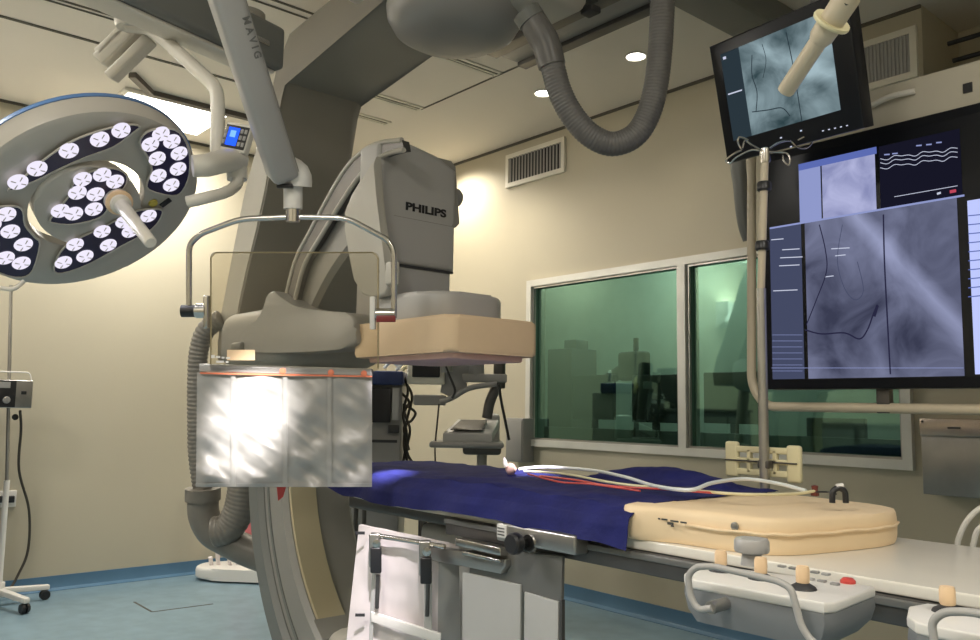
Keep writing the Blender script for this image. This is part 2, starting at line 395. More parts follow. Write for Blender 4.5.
# control room behind the glass
w = MB(); w.bb((-1.2, 2.3, 0), (RX, 2.4, H)); w.bb((-1.2, .15, 0), (-1.1, 2.3, H)); w.bb((-1.2, .15, 0), (-.15, .25, H)); w.bb((5.6, .6, 0), (5.7, 2.3, H))
struct(w, 'wall_control_room', 'room2')
r = thing('silhouette_desk', 'dark desk added behind the green control room window to darken it', 'desk', (1.9, 1.0, 0))  # desk added to darken the lower glass in place of mirrored equipment
MB().bb((.1, .75, .72), (4.6, 1.35, .76), bev=.005).build('desk_top', 'steeld', r)
MB().bb((.1, .72, .10), (4.6, .75, 1.02), bev=.003).build('desk_dark_panel', 'steeld', r)  # dark sheet added to darken the bottom of the window
for x in (.2, 2.3, 4.5): MB().bb((x - .02, .8, 0), (x + .02, 1.3, .72)).build('desk_panel', 'steeld', r)
def deskmon(px, py0, wd, label):  # dark monitors added as stand-ins for silhouettes mirrored in the glass
    a = on(px, py0, 'y', 1.0); x, y = a.x, 1.0; top = a.z
    r = thing('silhouette_monitor', label, 'monitor', (x, y, .76), 'monitors added on the control room desk')
    MB().bb((x - wd / 2, y - .02, max(.9, top - .34)), (x + wd / 2, y + .02, top), bev=.008).build('monitor_housing', 'black2', r)
    MB().bb((x - .02, y - .01, .77), (x + .02, y + .03, top - .2)).bb((x - .12, y - .08, .761), (x + .12, y + .1, .775), bev=.004).build('monitor_stand', 'black2', r)
deskmon(594, 375, .42, 'added dark monitor low behind the left pane, left of the slanted arm')
deskmon(655, 375, .40, 'added dark monitor behind the left pane, right of the slanted arm')
deskmon(733, 372, .44, 'added dark monitor behind the window, right of the middle frame bar')
deskmon(836, 418, .36, 'low dark monitor added below the large display through the glass')
r = thing('silhouette_tower', 'tall dark box added for a mirrored silhouette at the far left behind the left window pane', 'equipment', on(568, 430, 'y', 1.1))  # made-up box standing in for a dark mirrored shape
a, b = on(556, 350, 'y', 1.1), on(580, 420, 'y', 1.1)
MB().bb((a.x, 1.0, .765), (b.x, 1.3, a.z), bev=.01).build('tower_body', 'black2', r)
MB().bb((lerp(a.x, b.x, .5), 1.05, a.z - .01), (b.x, 1.2, on(575, 340, 'y', 1.1).z), bev=.01).build('tower_top', 'black2', r)
r = thing('silhouette_arm', 'slanted dark arm with bulky head added for a mirrored silhouette behind the left window pane', 'arm', on(610, 400, 'y', 1.1))  # made-up arm, takes the place of a mirrored diagonal silhouette
MB().tube([on(572, 402, 'y', 1.12), on(636, 362, 'y', 1.12)], .05, 12).build('arm_tube', 'black2', r)
a = on(634, 366, 'y', 1.12)
MB().box(a, (.26, .10, .22), bev=.03).build('arm_head', 'black2', r)
MB().tube([V(a.x + .02, 1.12, .765), V(a.x + .02, 1.12, on(637, 338, 'y', 1.12).z)], .02, 10).build('arm_post', 'black2', r)

# ------------------------------------------------------------------ C-arm
YC = -2.03
r = thing('c_arm_x_ray_machine', 'large grey ceiling-hung C-shaped x-ray machine with tan detector cover', 'x-ray machine', (2.9, YC, 0))
carm = r
# ceiling carriage and pivot dome
dome = MB().lathe([(.001, -.085), (.10, -.081), (.17, -.066), (.225, -.034), (.25, .01), (.255, .05), (.248, .08), (.248, .14)], (3.405, YC + .035, 2.57), n=48)
dome.build('pivot_dome', 'grey2', r)
mb = MB().bb((3.02, -2.27, 2.70), (3.90, -1.76, 2.93), bev=.05)
mb.build('ceiling_carriage', 'larmlite', r)
mb = MB().bb((3.56, -1.96, 2.575), (3.80, -1.68, 2.75), bev=.05, seg=4).build('carriage_cheek', 'larmlite', r)
mb = MB().bb((3.70, -1.70, 2.64), (3.78, -1.62, 2.67), bev=.005).bb((3.74, -1.68, 2.585), (3.80, -1.63, 2.61), bev=.005).build('stop_buffer', 'black2', r)
# L-shaped arm : beam and curved column, profile in the x-z plane
y0 = -2.205; th = .39
P = [(3.5, 2.655), (2.45, 2.572), (2.415, 2.50), (2.40, 2.35), (2.333, 2.106), (2.26, 1.93), (2.173, 1.754), (2.11, 1.60), (2.07, 1.47), (2.05, 1.36), (1.86, 1.36), (1.85, 1.45), (1.89, 1.56), (1.955, 1.70), (2.02, 1.88), (2.12, 2.15), (2.25, 2.40), (2.34, 2.56), (2.40, 2.66), (2.43, 2.74), (2.48, 2.79), (3.5, 2.86)]
MB().prism([V(a, y0, b) for a, b in P], (0, th, 0), bev=.022, seg=3).build('l_arm', 'larm', r)
# thin paler sheet over the column's side face
Pf = [(2.40, 2.35), (2.333, 2.106), (2.26, 1.93), (2.173, 1.754), (2.11, 1.60), (2.085, 1.50)]
Pb = [(1.885, 1.50), (1.955, 1.68), (2.02, 1.86), (2.12, 2.13), (2.26, 2.38)]
MB().prism([V(a - .012, y0 - .006, b) for a, b in Pf + Pb], (0, .012, 0), bev=.003).build('column_side_sheet', 'larmlite', r)
# sleeve that carries the arc
mb = MB().box((2.36, YC, 1.44), (.66, .50, .25), bev=.075, seg=5)
mb.build('arc_sleeve', 'grey2', r)
MB().prism(cat([on(x, y, 'y', -2.285) for x, y in ((240, 345), (242, 333), (250, 324), (261, 317), (265, 298), (272, 291), (283, 299), (298, 307), (325, 311), (350, 314), (355, 330), (350, 347), (300, 352), (256, 352))], 4, True), (0, .10, 0), bev=.012).build('sleeve_shroud', 'grey2', r)
MB().box((2.30, -2.29, 1.40), (.10, .03, .04), bev=.01).build('sleeve_label_plate', 'paneld', r)
# arc
AC = (3.42, .98); RO = 1.13
MB().arc(AC, .86, RO, 98, 231, -2.19, -1.87, 72, bev=.02).build('arc_body', 'arclite', r)
MB().arc(AC, RO - .10, RO + .02, 168, 227, -2.215, -1.85, 40, bev=.02).build('arc_outer_rim', 'arcdark', r)
MB().arc(AC, .845, .868, 158, 231, -2.165, -2.05, 40).build('arc_inner_track', 'arctan', r)
ro = cat([on(x, y, 'y', -2.225) for x, y in ((284, 306), (295, 262), (310, 232), (327, 200), (345, 170), (362, 152), (380, 143), (402, 140))], 5)
ri = cat([on(x, y, 'y', -2.225) for x, y in ((293, 308), (304, 266), (321, 236), (341, 203), (358, 178), (374, 161), (390, 153), (404, 150))], 5)
MB().rings([[a, b, b + Y * .03, a + Y * .03] for a, b in zip(ro, ri)]).build('arc_groove', 'steeld', r)
MB().tube(ro, .009, 10).build('arc_rail', 'larmlite', r)
MB().tube(ri, .009, 10).build('arc_rail', 'larmlite', r)
MB().arc(AC, .985, 1.0, 172, 231, -2.1945, -2.18, 40).build('arc_seam', 'arcdark', r)
MB().arc(AC, .84, 1.02, 228.5, 235, -2.205, -1.86, 6, bev=.015).build('arc_end_cap', 'arclite', r)
# lower tube housing at the arc's foot (behind the table)
MB().bb((2.98, -2.22, .08), (3.24, -1.84, .35), bev=.06, seg=4).build('tube_housing', 'larmlite', r)
# detector carrier housing
def housing(x0, x1, y0, y1, z0, z1, rad=.04): return MB().bb((x0, y0, z0), (x1, y1, z1), bev=rad, seg=5)
XF = 3.30
hb = MB()
prof = []
ctop = [(on(382, 139, 'x', XF).z), (on(455, 166, 'x', XF).z)]
ya, yb = on(379, 200, 'x', XF).y, on(457, 212, 'x', XF).y
zt = on(455, 166, 'x', XF).z
hb.prism([V(XF, ya, 1.66), V(XF, yb, 1.66), V(XF, yb, zt - .015), V(XF, lerp(ya, yb, .75), zt + .025), V(XF, lerp(ya, yb, .4), zt + .045), V(XF, lerp(ya, yb, .1), zt + .04), V(XF, ya, zt + .02)], (-.15, 0, 0), bev=.025, seg=4)
hb.build('detector_housing', 'grey', r)
MB().bb((XF - .20, ya + .035, 1.46), (XF - .015, yb - .006, 1.68), bev=.02, seg=3).build('detector_neck', 'grey', r)
MB().bb((XF - .02, ya + .035, 1.655), (XF - .008, yb - .006, 1.663)).build('neck_seam', 'black2', r)
kp = on(457, 203, 'x', XF - .12)
MB().lathe([(.001, .06), (.03, .057), (.038, .045), (.041, .02), (.041, -.03)], V(XF - .065, yb, kp.z), (0, 1, 0)).build('side_knob', 'grey2', r)
MB().bb((XF - .12, yb - .01, zt - .14), (XF - .02, yb + .008, zt - .05), bev=.006).build('side_pad', 'grey2', r)
lp = [(382, 156), (372, 166), (361, 178), (351, 194), (344, 212), (345, 230), (349, 255), (353, 280), (361, 294), (372, 298), (384, 295), (391, 285), (391, 200)]
MB().prism([on(min(x, 375 if y < 250 else 389), y, 'y', -2.275) for x, y in lp], (0, .03, 0), bev=.010, seg=3).build('side_cover_panel', 'larmlite', r)
bx = on(391, 271, 'y', -2.3)
MB().bb((bx.x - .06, -2.285, bx.z - .04), (bx.x - .02, -2.25, bx.z + .04), bev=.008).build('panel_catch', 'larmlite', r)
# lettering on the housing
a = on(405.5, 209.5, 'x', XF); b = on(446, 215.5, 'x', XF)
t = MB().text('PHILIPS', .040, (0, 0, 0), Y, Z, .0006, .0016)
xs = [v.co.y for v in t.bm.verts]; k = (b.y - a.y) / (max(xs) - min(xs))
bmesh.ops.scale(t.bm, vec=(1, k, 1), verts=t.bm.verts[:])
xs = [v.co.y for v in t.bm.verts]
bmesh.ops.translate(t.bm, vec=V(XF + .0015, a.y - min(xs), a.z), verts=t.bm.verts[:])
t.build('maker_lettering', 'black', r)
# detector
def slab(pts, z0, z1, bev, name, m, parent, seg=4):
    return MB().prism([V(a, b, z0) for a, b in pts], (0, 0, z1 - z0), bev=bev, seg=seg).build(name, m, parent)
def rrect(x0, y0, x1, y1, rad, n=6):
    out = []
    for cx, cy, a0 in ((x1 - rad, y1 - rad, 0), (x0 + rad, y1 - rad, 90), (x0 + rad, y0 + rad, 180), (x1 - rad, y0 + rad, 270)):
        for i in range(n + 1):
            a = math.radians(a0 + 90 * i / n); out.append((cx + rad * math.cos(a), cy + rad * math.sin(a)))
    return out
slab(rrect(3.24, -2.235, 3.64, -1.90, .10), 1.435, 1.53, .018, 'detector_upper_plate', 'grey', r)
slab(rrect(3.195, -2.265, 3.765, -1.89, .035), 1.322, 1.438, .014, 'detector_cover', 'tan', r)
slab(rrect(3.24, -2.23, 3.73, -1.92, .03), 1.305, 1.325, .006, 'detector_face', 'pink', r)

# ceiling rails
r = thing('ceiling_rail', 'dark grey ceiling rail running back behind the pivot dome', 'rail', (3.2, -1.1, 2.9))
MB().bb((2.72, -1.06, 2.885), (3.66, -1.0, H), bev=.004).build('rail_flange', 'steeld', r)
MB().bb((2.72, -1.20, 2.905), (3.66, -1.06, H), bev=.004).build('rail_channel', 'grey2', r)
MB().bb((2.72, -1.28, 2.885), (3.66, -1.20, H), bev=.004).build('rail_flange', 'steeld', r)
MB().bb((3.66, -1.6, 2.87), (3.86, -.30, H), bev=.01).build('ceiling_cross_beam', 'arcdark')
tag(bpy.data.objects['ceiling_cross_beam'], 'wide dark beam on the ceiling left of the upper black monitor', 'beam')

# hanging corrugated hose
def corr(pts, rad, pitch, name, m, parent, amp=.05, n=20):
    P = cat([Vector(p) for p in pts], 14); L = [0]
    for i in range(1, len(P)): L.append(L[-1] + (P[i] - P[i - 1]).length)
    N = int(L[-1] / pitch * 4); Q = []; j = 0
    for i in range(N + 1):
        s_ = L[-1] * i / N
        while j < len(P) - 2 and L[j + 1] < s_: j += 1
        Q.append(P[j].lerp(P[j + 1], (s_ - L[j]) / max(1e-9, L[j + 1] - L[j])))
    pat = (0, .7, 1, .7)
    return MB().tube(Q, lambda t: rad * (1 - amp + amp * pat[int(round(t * N)) % 4]), n).build(name, m, parent, smooth=80)
r = thing('hanging_hose', 'thick ribbed grey hose hanging in a loop from the ceiling', 'hose', at(620, 140, 2.75))
D = 2.75
corr([at(x, y, D) for x, y in ((546, 40), (553, 68), (560, 92), (572, 115), (590, 135), (612, 144), (634, 136), (648, 115), (656, 85), (660, 50), (662, 15), (663, -20))], .041, .011, 'corrugated_tube', 'hose', r)
MB().tube([at(x, y, D) for x, y in ((531, 18), (538, 30), (546, 44), (552, 66))], lambda t: .045 + .003 * math.sin(t * 3), 20, smooth=6).build('end_sleeve', 'hose', r)
MB().tube([at(526, 12, D), at(532, 21, D)], .049, 20).build('end_collar', 'arcdark', r)
MB().tube([at(663, -22, D), at(664, -80, D)], .055, 20).build('end_collar', 'black2', r)

# hoses behind the C-arm
r = thing('c_arm_cable_hose', 'thick grey ribbed cable hose looping behind the silver curtain', 'hose', at(205, 520, 3.95))
corr([at(x, y, 3.95) for x, y in ((222, 318), (206, 330), (199, 350), (197, 380), (197, 420), (198, 455), (203, 492))], .046, .02, 'ribbed_riser', 'hoselite', r, amp=.10)
MB().tube([at(203, 488, 3.95), at(203, 500, 3.95)], .082, 24).build('hose_collar', 'hoselite', r)
MB().tube([at(x, y, 3.95) for x, y in ((203, 498), (204, 515), (212, 531), (228, 541), (248, 551), (272, 560))], .072, 20, smooth=8).build('lower_hose', 'hoselite', r)
corr([at(x, y, 3.9) for x, y in ((214, 532), (228, 528), (238, 512), (243, 488), (244, 460))], .072, .02, 'looping_hose', 'hoselite', r, amp=.05)

# ------------------------------------------------------------------ surgical lamp
LD = 2.35
n_ = None
vdir = ray(86, 193).normalized()
q_ = (RT * .497 - UP * .868); m_ = (RT * .868 + UP * .497)
nrm = (-vdir * .50 + q_ * .866).normalized()
mm = (m_ - nrm * m_.dot(nrm)).normalized(); qq = nrm.cross(mm).normalized()
LC = at(88, 204, LD); LR = .322
lamp = thing('surgical_lamp', 'round grey surgical lamp head with lit white LED clusters and blue edge', 'surgical lamp', LC)
r = lamp
def face(px, py, dz=0): return onplane(px, py, LC + nrm * dz, nrm)
def zp(x, y): return (x / 2.909, 80 + y / 2.909)
# ring body: annulus lathe
RI = .49 * LR
prof = [(RI, -.03), (RI, .002), (RI + .006, .006), (LR - .02, .006), (LR - .004, 0), (LR, -.012), (LR + .006, -.052), (LR - .02, -.058), (LR - .08, -.06), (RI + .03, -.05)]
mb = MB()
ring = [[LC + nrm * z + (mm * math.cos(2 * PI * k / 72) + qq * math.sin(2 * PI * k / 72)) * q for q, z in prof] for k in range(72)]
mb.rings(ring, False, True); mb.build('ring_body', 'lamp', r)
MB().rings([[LC + nrm * z + (mm * math.cos(2 * PI * k / 72) + qq * math.sin(2 * PI * k / 72)) * q for q, z in ((LR + .009, -.050), (LR + .006, -.066), (LR - .02, -.066), (LR - .02, -.050))] for k in range(72)], False, True).build('blue_edge_band', 'lampb', r)
MB().rings([[LC + nrm * z + (mm * math.cos(2 * PI * k / 72) + qq * math.sin(2 * PI * k / 72)) * q for q, z in ((LR + .007, -.065), (LR - .004, -.078), (LR - .08, -.095), (LR - .08, -.062))] for k in range(72)], False, True).build('back_cover', 'lampw', r)
# pod bridge across the ring
oc = LC + nrm * .0
pod = []
for k in range(40):
    a = 2 * PI * k / 40
    pod.append(oc + mm * (math.cos(a) * .132) + qq * (math.sin(a) * (.163)))
MB().prism([p - nrm * .03 for p in pod], nrm * .045, bev=.012, seg=3).build('centre_pod', 'lamp', r)
def cluster(poly, leds, name='led_cluster', dz=.017, rad=.0245):
    pts = [face(*zp(x, y), dz) for x, y in poly]
    pts = cat(pts, 3, True)
    rec = MB().prism([p for p in pts], nrm * .003).build(name, 'leddark', r)
    mbr = MB().tube([p + nrm * .003 for p in pts], .003, 6, loop=True); mbr.build('cluster_rim', 'lamp', rec)
    for x, y in leds:
        c = face(*zp(x, y), dz + .004)
        l = MB().lathe([(rad, 0), (rad * .96, .003), (rad * .5, .006), (.001, .007)], c, nrm, 20); l.build('led_lens', 'led', rec)
        for k in range(4):
            a = k * PI / 2 + .5
            pass
        g = MB(); 
        for k in range(4):
            a = k * PI / 2 + .4; d = mm * math.cos(a) + qq * math.sin(a)
            g.box(c + d * rad * .48 + nrm * .0055, (rad * .62, .0026, .002), ax=(d, nrm.cross(d), nrm))
        g.build('lens_spokes', 'lamp', rec)
cluster([(20, 322), (60, 288), (120, 235), (200, 180), (290, 145), (370, 128), (405, 133), (385, 152), (330, 192), (250, 222), (170, 257), (100, 292)], [(108, 257), (200, 205), (290, 172), (352, 146), (52, 296)], rad=.025)
cluster([(405, 182), (425, 150), (475, 138), (520, 150), (548, 200), (550, 270), (530, 320), (500, 335), (432, 318), (428, 292), (440, 260), (430, 225)], [(437, 187), (468, 156), (500, 178), (521, 213), (457, 228), (518, 258), (460, 278), (498, 305)])
cluster([(-60, 420), (-20, 372), (40, 365), (65, 378), (72, 420), (100, 455), (115, 475), (95, 550), (60, 572), (0, 560), (-50, 520)], [(18, 390), (30, 440), (68, 478), (15, 517), (62, 532), (-25, 420), (-30, 480)])
cluster([(155, 545), (190, 480), (290, 430), (345, 402), (400, 378), (455, 373), (472, 385), (440, 432), (350, 482), (260, 532), (180, 560)], [(184, 530), (218, 478), (247, 512), (297, 440), (315, 480), (360, 412), (378, 440), (432, 395)])
cluster([(145, 402), (200, 335), (215, 290), (270, 262), (330, 255), (368, 275), (360, 312), (320, 342), (310, 378), (280, 402), (210, 418), (160, 415)], [(240, 288), (297, 275), (335, 295), (225, 327), (278, 332), (175, 380), (215, 388), (273, 375)], dz=.018)
# sterile handle
hb = face(*zp(338, 345), .02); tip = at(151, 243, 2.16)
hd = (tip - hb).normalized(); hl = (tip - hb).length
h = MB().lathe([(.036, 0), (.036, .02), (.028, .028), (.028, .05), (.020, .055), (.018, hl * .6), (.0165, hl - .005), (.013, hl), (.001, hl)], hb, hd, 20).build('lamp_handle', 'lampw', r)
MB().lathe([(.030, .022), (.037, .026), (.037, .034), (.030, .038)], hb, hd, 20).build('handle_collar', 'tan2', h)
c = face(*zp(445, 357), .008)
MB().lathe([(.014, 0), (.012, .006), (.001, .007)], c, nrm, 16).build('yellow_button', mat('yellow_button_paint', (.55, .45, .08), .4), r)
c = face(*zp(482, 357), .008); MB().box(c, (.035, .018, .006), ax=(mm, qq, nrm), bev=.002).build('key_pad', 'black', r)
MB().tube(fillet([at(-18, 278, 2.3), at(-6, 287, 2.28), at(14, 290, 2.28), at(24, 281, 2.3)], .02), .006, 10).build('rim_handle', 'lampw', r)
# yoke joining lamp and arm
yk = [at(*zp(545, 355), 2.34), at(*zp(600, 342), 2.35), at(*zp(660, 325), 2.42), at(*zp(690, 300), 2.47), at(*zp(690, 270), 2.48)]
MB().tube(yk, lambda t: .017, 14, smooth=6).build('yoke_bow', 'lampw', r)
MB().tube([at(*zp(560, 250), 2.36), at(*zp(600, 248), 2.38), at(*zp(650, 236), 2.44), at(*zp(690, 235), 2.50)], lambda t: .036 + .006 * t, 18, smooth=5, flat=.85).build('yoke_joint', 'lampw', r)
MB().tube([at(*zp(688, 215), 2.50), at(*zp(690, 290), 2.49)], .03, 18).build('yoke_pivot', 'lampw', r)
# control box with blue display
cc = at(238, 139, 2.48); bx_, by_ = (RT * .94 - UP * .22 - FW * .26).normalized(), (UP * .93 + RT * .22 + FW * .1).normalized(); by_ = (by_ - bx_ * by_.dot(bx_)).normalized(); bn = bx_.cross(by_)
MB().box(cc, (.085, .088, .03), ax=(bx_, by_, bn), bev=.006).build('control_box', 'lampw', r)
MB().box(cc + bn * .0155, (.078, .07, .003), ax=(bx_, by_, bn), bev=.001).build('control_face', 'black', r)
s_ = MB().box(cc + bn * .018 - bx_ * .008, (.036, .055, .002), ax=(bx_, by_, bn)).build('blue_display', 'lcd', r)
MB().box(cc + bn * .0195 - bx_ * .008 + by_ * .008, (.018, .02, .001), ax=(bx_, by_, bn)).build('display_digits', 'lcd2', s_)
for i in range(3):
    for sx in (-.033, .019, .032):
        MB().box(cc + bn * .018 + bx_ * sx + by_ * (-.02 + .02 * i), (.009, .013, .003), ax=(bx_, by_, bn), bev=.001).build('push_button', 'grey2', r)
# bent arm and suspension
arm = fillet([at(127, 26, 2.62), at(147, 27, 2.62), at(165, 40, 2.6), at(217, 88, 2.52), at(218, 110, 2.5), at(217, 152, 2.49), at(222, 160, 2.49)], .06)
MB().tube(arm, .021, 16).build('bent_arm', 'lampw', r)
hubp = at(128, 22, 2.62)
MB().lathe([(.036, 0), (.036, .04), (.033, .045), (.033, H - hubp.z - .02), (.10, H - hubp.z - .02), (.10, H - hubp.z)], hubp, Z, 24).build('drop_tube', 'grey', r)
MB().lathe([(.035, -.02), (.04, -.01), (.04, .02), (.035, .03)], hubp, Z, 24).build('hub_collar', 'lampw', r)
# twin bars under the hub
bd = (at(106, 66, 2.66) - at(147, 26, 2.66))
for dx, dy, dl, name in ((0, -6, .92, 'suspension_bar'), (13, 7, 1.0, 'suspension_bar'), (-5, -8, .8, 'suspension_bar')):
    a = at(138 + dx, 32 + dy, 2.70); b = a + bd * dl
    dr = (b - a).normalized(); sd = dr.cross(FW).normalized()
    MB().box((a + b) / 2, ((b - a).length, .034 if dx else .05, .06), ax=(dr, sd, dr.cross(sd)), bev=.008).build(name, 'lampw', r)
# the bright strip beside it is the pendant arm's lit lower edge

# second pendant arm (dark, behind the shield's arm)
r = thing('pendant_arm', 'thick dark grey horizontal ceiling pendant arm behind the lettered spring arm', 'pendant arm', at(200, 20, 2.6))
a = at(270, 54, 2.85); a.z = 2.30; b = at(90, -30, 2.3)
b.z = a.z
z0 = at(262, 50, 2.85)
a = V(z0.x, z0.y, z0.z); dr0 = at(135, -8, 2.45); dr0.z = a.z; dr = (dr0 - a).normalized(); sd = dr.cross(Z).normalized()
a = a - dr * .02; b = a + dr * 1.1
MB().box((a + b) / 2, (1.14, .15, .15), ax=(dr, sd, Z), bev=.018).build('arm_body', 'arcdark', r)
MB().box((a + b) / 2 - Z * .081, (1.10, .09, .012), ax=(dr, sd, Z), bev=.004).build('arm_lit_edge', 'lampw', r)  # pale strip puts the arm's brightly lit lower edge into the colour
MB().tube([a + dr * .09 + Z * .06, a + dr * .09 + Z * .10], .06, 28).build('end_joint', 'larm', r)
MB().box(a + dr * .10 - sd * .0 - Z * .01 + sd * (-.077), (.09, .004, .018), ax=(dr, sd, Z), bev=.001).box(a + dr * .10 - Z * .01 + sd * (.077), (.09, .004, .018), ax=(dr, sd, Z), bev=.001).build('chrome_badge', 'chrome', r)
MB().tube([b - Z * .0, V(b.x, b.y, H)], .06, 24).build('drop_tube', 'lampw', r)

# ------------------------------------------------------------------ hanging lead shield
SD = 2.4
r = thing('lead_acrylic_shield', 'hanging clear shield with silver curtain below on lettered grey arm', 'radiation shield', at(290, 487, SD))
shield = r
def fr(px, py, dz=0.): return at(px, py, SD + dz)
pa, pb = at(222, -14, 2.02), at(284, 178, 2.37)
d_ = (pb - pa).normalized(); sd = d_.cross(vdir).normalized(); up_ = sd.cross(d_)
a2 = pa - d_ * .25
MB().box((a2 + pb) / 2, ((pb - a2).length, .080, .085), ax=(d_, sd, up_), bev=.02, seg=3).build('spring_arm', 'grey', r)
wp = a2 + V(0, 0, 0)
MB().tube([a2 + Z * -.03, V(a2.x, a2.y, H)], .035, 20).build('ceiling_post', 'grey', r)
# the lettering runs down the arm's right edge
lx = d_; ly = (-sd if (-sd).dot(RT) > 0 else sd)
fn = up_ if up_.dot(-vdir) > 0 else -up_
o_ = at(241, 8, 2.03)
side = sd if sd.dot(RT) > 0 else -sd
dist = (o_ - (pa + d_ * (o_ - pa).dot(d_)))
o2 = pa + d_ * .07 + side * .014 + fn * .0432
MB().text('M A V I G', .026, o2, d_, side, .0005, .0006).build('arm_lettering', 'paneld', r)
MB().box((a2 + pb) / 2 + side * .0405 + d_ * .12, ((pb - a2).length * .7, .002, .05), ax=(d_, sd, up_)).build('arm_side_strip', 'grey2', r)
MB().tube([at(283, 168, 2.385), at(296, 175, 2.395), at(297, 186, 2.4)], .042, 20, smooth=4).build('elbow_housing', 'white', r)
MB().tube([fr(293, 178), fr(293, 209)], .027, 20).build('swivel_tube', 'white', r)
MB().box(fr(285, 186, -.04), (.045, .02, .012), ax=(RT, FW, UP), bev=.003).build('lock_lever', 'black', r)
MB().tube([fr(293, 207), fr(293, 222)], .0205, 20).build('swivel_clamp', 'chrome', r)
MB().tube(fillet([fr(189, 306), fr(189, 245), fr(200, 234), fr(240, 219), fr(293, 217), fr(347, 218), fr(388, 240), fr(394, 252), fr(394, 318)], .035), .0085, 14).build('hanger_frame', 'chrome', r)
# clamps
MB().tube([fr(182, 311), fr(200, 311)], .018, 18).build('clamp_knob', 'black', r)
MB().tube([fr(196, 311), fr(206, 311)], .021, 18).build('clamp_knob_collar', 'chrome', r)
MB().box(fr(207, 312), (.014, .03, .095), ax=(RT, FW, UP), bev=.004).build('clamp_plate', 'chrome', r)
MB().box(fr(373, 313), (.016, .03, .095), ax=(RT, FW, UP), bev=.004).build('clamp_plate', 'white', r)
MB().tube([fr(376, 314), fr(395, 314)], .017, 18).build('clamp_bar', 'chrome', r)
MB().box(fr(386, 319, -.02), (.055, .01, .018), ax=(RT, FW, UP), bev=.002).build('red_caution_sticker', mat('dark_red_sticker', (.22, .03, .03), .4), r)
# acrylic pane
def rpx(x0, y0, x1, y1, rad, n=5):
    return [(a, b) for a, b in rrect(x0, y0, x1, y1, rad, n)]
MB().prism([fr(x, y) for x, y in rpx(210, 252, 379, 372, 6)], FW * .010, bev=0).build('acrylic_pane', 'acrylic', r)
MB().tube([fr(x, y, .005) for x, y in ((211, 368), (211, 258), (216, 252.5), (373, 252.5), (378, 258), (378, 368))], .0022, 6).build('pane_edge', 'arctan', r)
MB().box(fr(241, 355, -.004), (.08, .002, .03), ax=(RT, FW, UP)).build('pale_label', 'tan2', r)
t = MB()
for x, y, w_, h_ in ((213, 356.5, .010, .009), (218, 357, .012, .006), (223, 357.6, .008, .005), (228, 358, .012, .005), (220, 361.8, .022, .006), (227, 362, .008, .005)):
    t.box(fr(x, y, -.006), (w_, .001, h_), ax=(RT, FW, UP))
t.build('pane_printing', 'white', r)
# curtain rail and curtain
MB().prism([fr(199, 364), fr(372, 369), fr(372, 376), fr(199, 372)], FW * .022, bev=.003).build('curtain_rail', 'silver', r)
MB().prism([fr(200, 372.4, -.003), fr(372, 375.8, -.003), fr(372, 377.4, -.003), fr(200, 374, -.003)], FW * .004).build('orange_piping', 'orange', r)
for x, y in ((283, 371), (331, 372.5), (364, 373.5)):
    MB().lathe([(.009, 0), (.009, .003), (.004, .004), (.001, .004)], fr(x, y, -.001), -FW, 14).build('orange_rivet', 'orange', r)
def curt(u, v):
    x = lerp(199, 372, u) + (lerp(-2, -3, v) if u == 0 else 0) * 1; ytop = lerp(373, 377, u); y = lerp(ytop, 487, v)
    seam = 0
    for s0 in (.20, .50, .755): seam += math.exp(-((u - s0) / .014) ** 2)
    amp = .25 + .9 * v
    puff = 0
    for a_, b_ in ((0, .20), (.20, .50), (.50, .755), (.755, 1)):
        if a_ <= u <= b_: t_ = (u - a_) / (b_ - a_); puff = math.sin(PI * t_)
    wr = nz((u * 3.0, v * 4.2 + u * 4, 1.3)) * .024 * amp + nz((u * 7, v * 10 + 4 - u * 9, 7.3)) * .009 * (.3 + v) - abs(nz((u * 3.1 + 8, v * 5 - u * 5, 2.2))) * .016 * amp
    dz = -.014 * puff * (0.4 + .6 * v) - wr * (puff * .8 + .25) * 1.15 - .003 * seam
    return at(x, y, SD + .008 + dz)
MB().grid(curt, 110, 90, .003).build('silver_curtain', 'silver', r, smooth=80)
for s0 in (.20, .50, .755):
    MB().grid(lambda u, v: curt(s0 - .014 + .028 * u, v * .995) - FW * .0045, 2, 60, .001).build('curtain_seam', 'silver', r, smooth=80)
MB().grid(lambda u, v: curt(u, .965 + .03 * v) - FW * .004, 80, 2, .001).build('curtain_hem', 'silver', r, smooth=80)

# ------------------------------------------------------------------ patient table
TZ = .862; TY0, TY1 = -2.285, -1.735
r = thing('patient_table', 'long white patient table with dark side rails on a grey pedestal', 'table', (4.1, -2.0, 0))
MB().prism([V(a, b, TZ - .022) for a, b in ((6.3, TY0), (6.3, TY1), (3.05, TY1), (2.86, -1.85), (2.82, -2.0), (2.86, -2.14), (3.22, -2.25), (3.45, TY0))], (0, 0, .022), bev=.005).build('table_top', 'table', r)
MB().bb((3.80, TY0 - .012, .79), (6.2, TY0 + .022, .838), bev=.004).build('side_rail', 'steeld', r)
MB().bb((3.80, TY0 - .018, .822), (6.2, TY0 - .006, .836), bev=.002).build('rail_lip', 'paneld', r)
MB().bb((3.1, TY1 - .02, .79), (6.2, TY1 + .012, .838), bev=.004).build('side_rail', 'steeld', r)
MB().bb((3.1, -2.2, .79), (6.15, -1.80, .838), bev=.01).build('under_frame', 'steeld', r)
MB().bb((3.42, -2.12, .12), (3.72, -1.86, .77), bev=.03).build('pedestal_column', 'panel', r)
MB().bb((3.28, -2.16, 0), (3.76, -1.82, .10), bev=.02).build('pedestal_base', 'paneld', r)
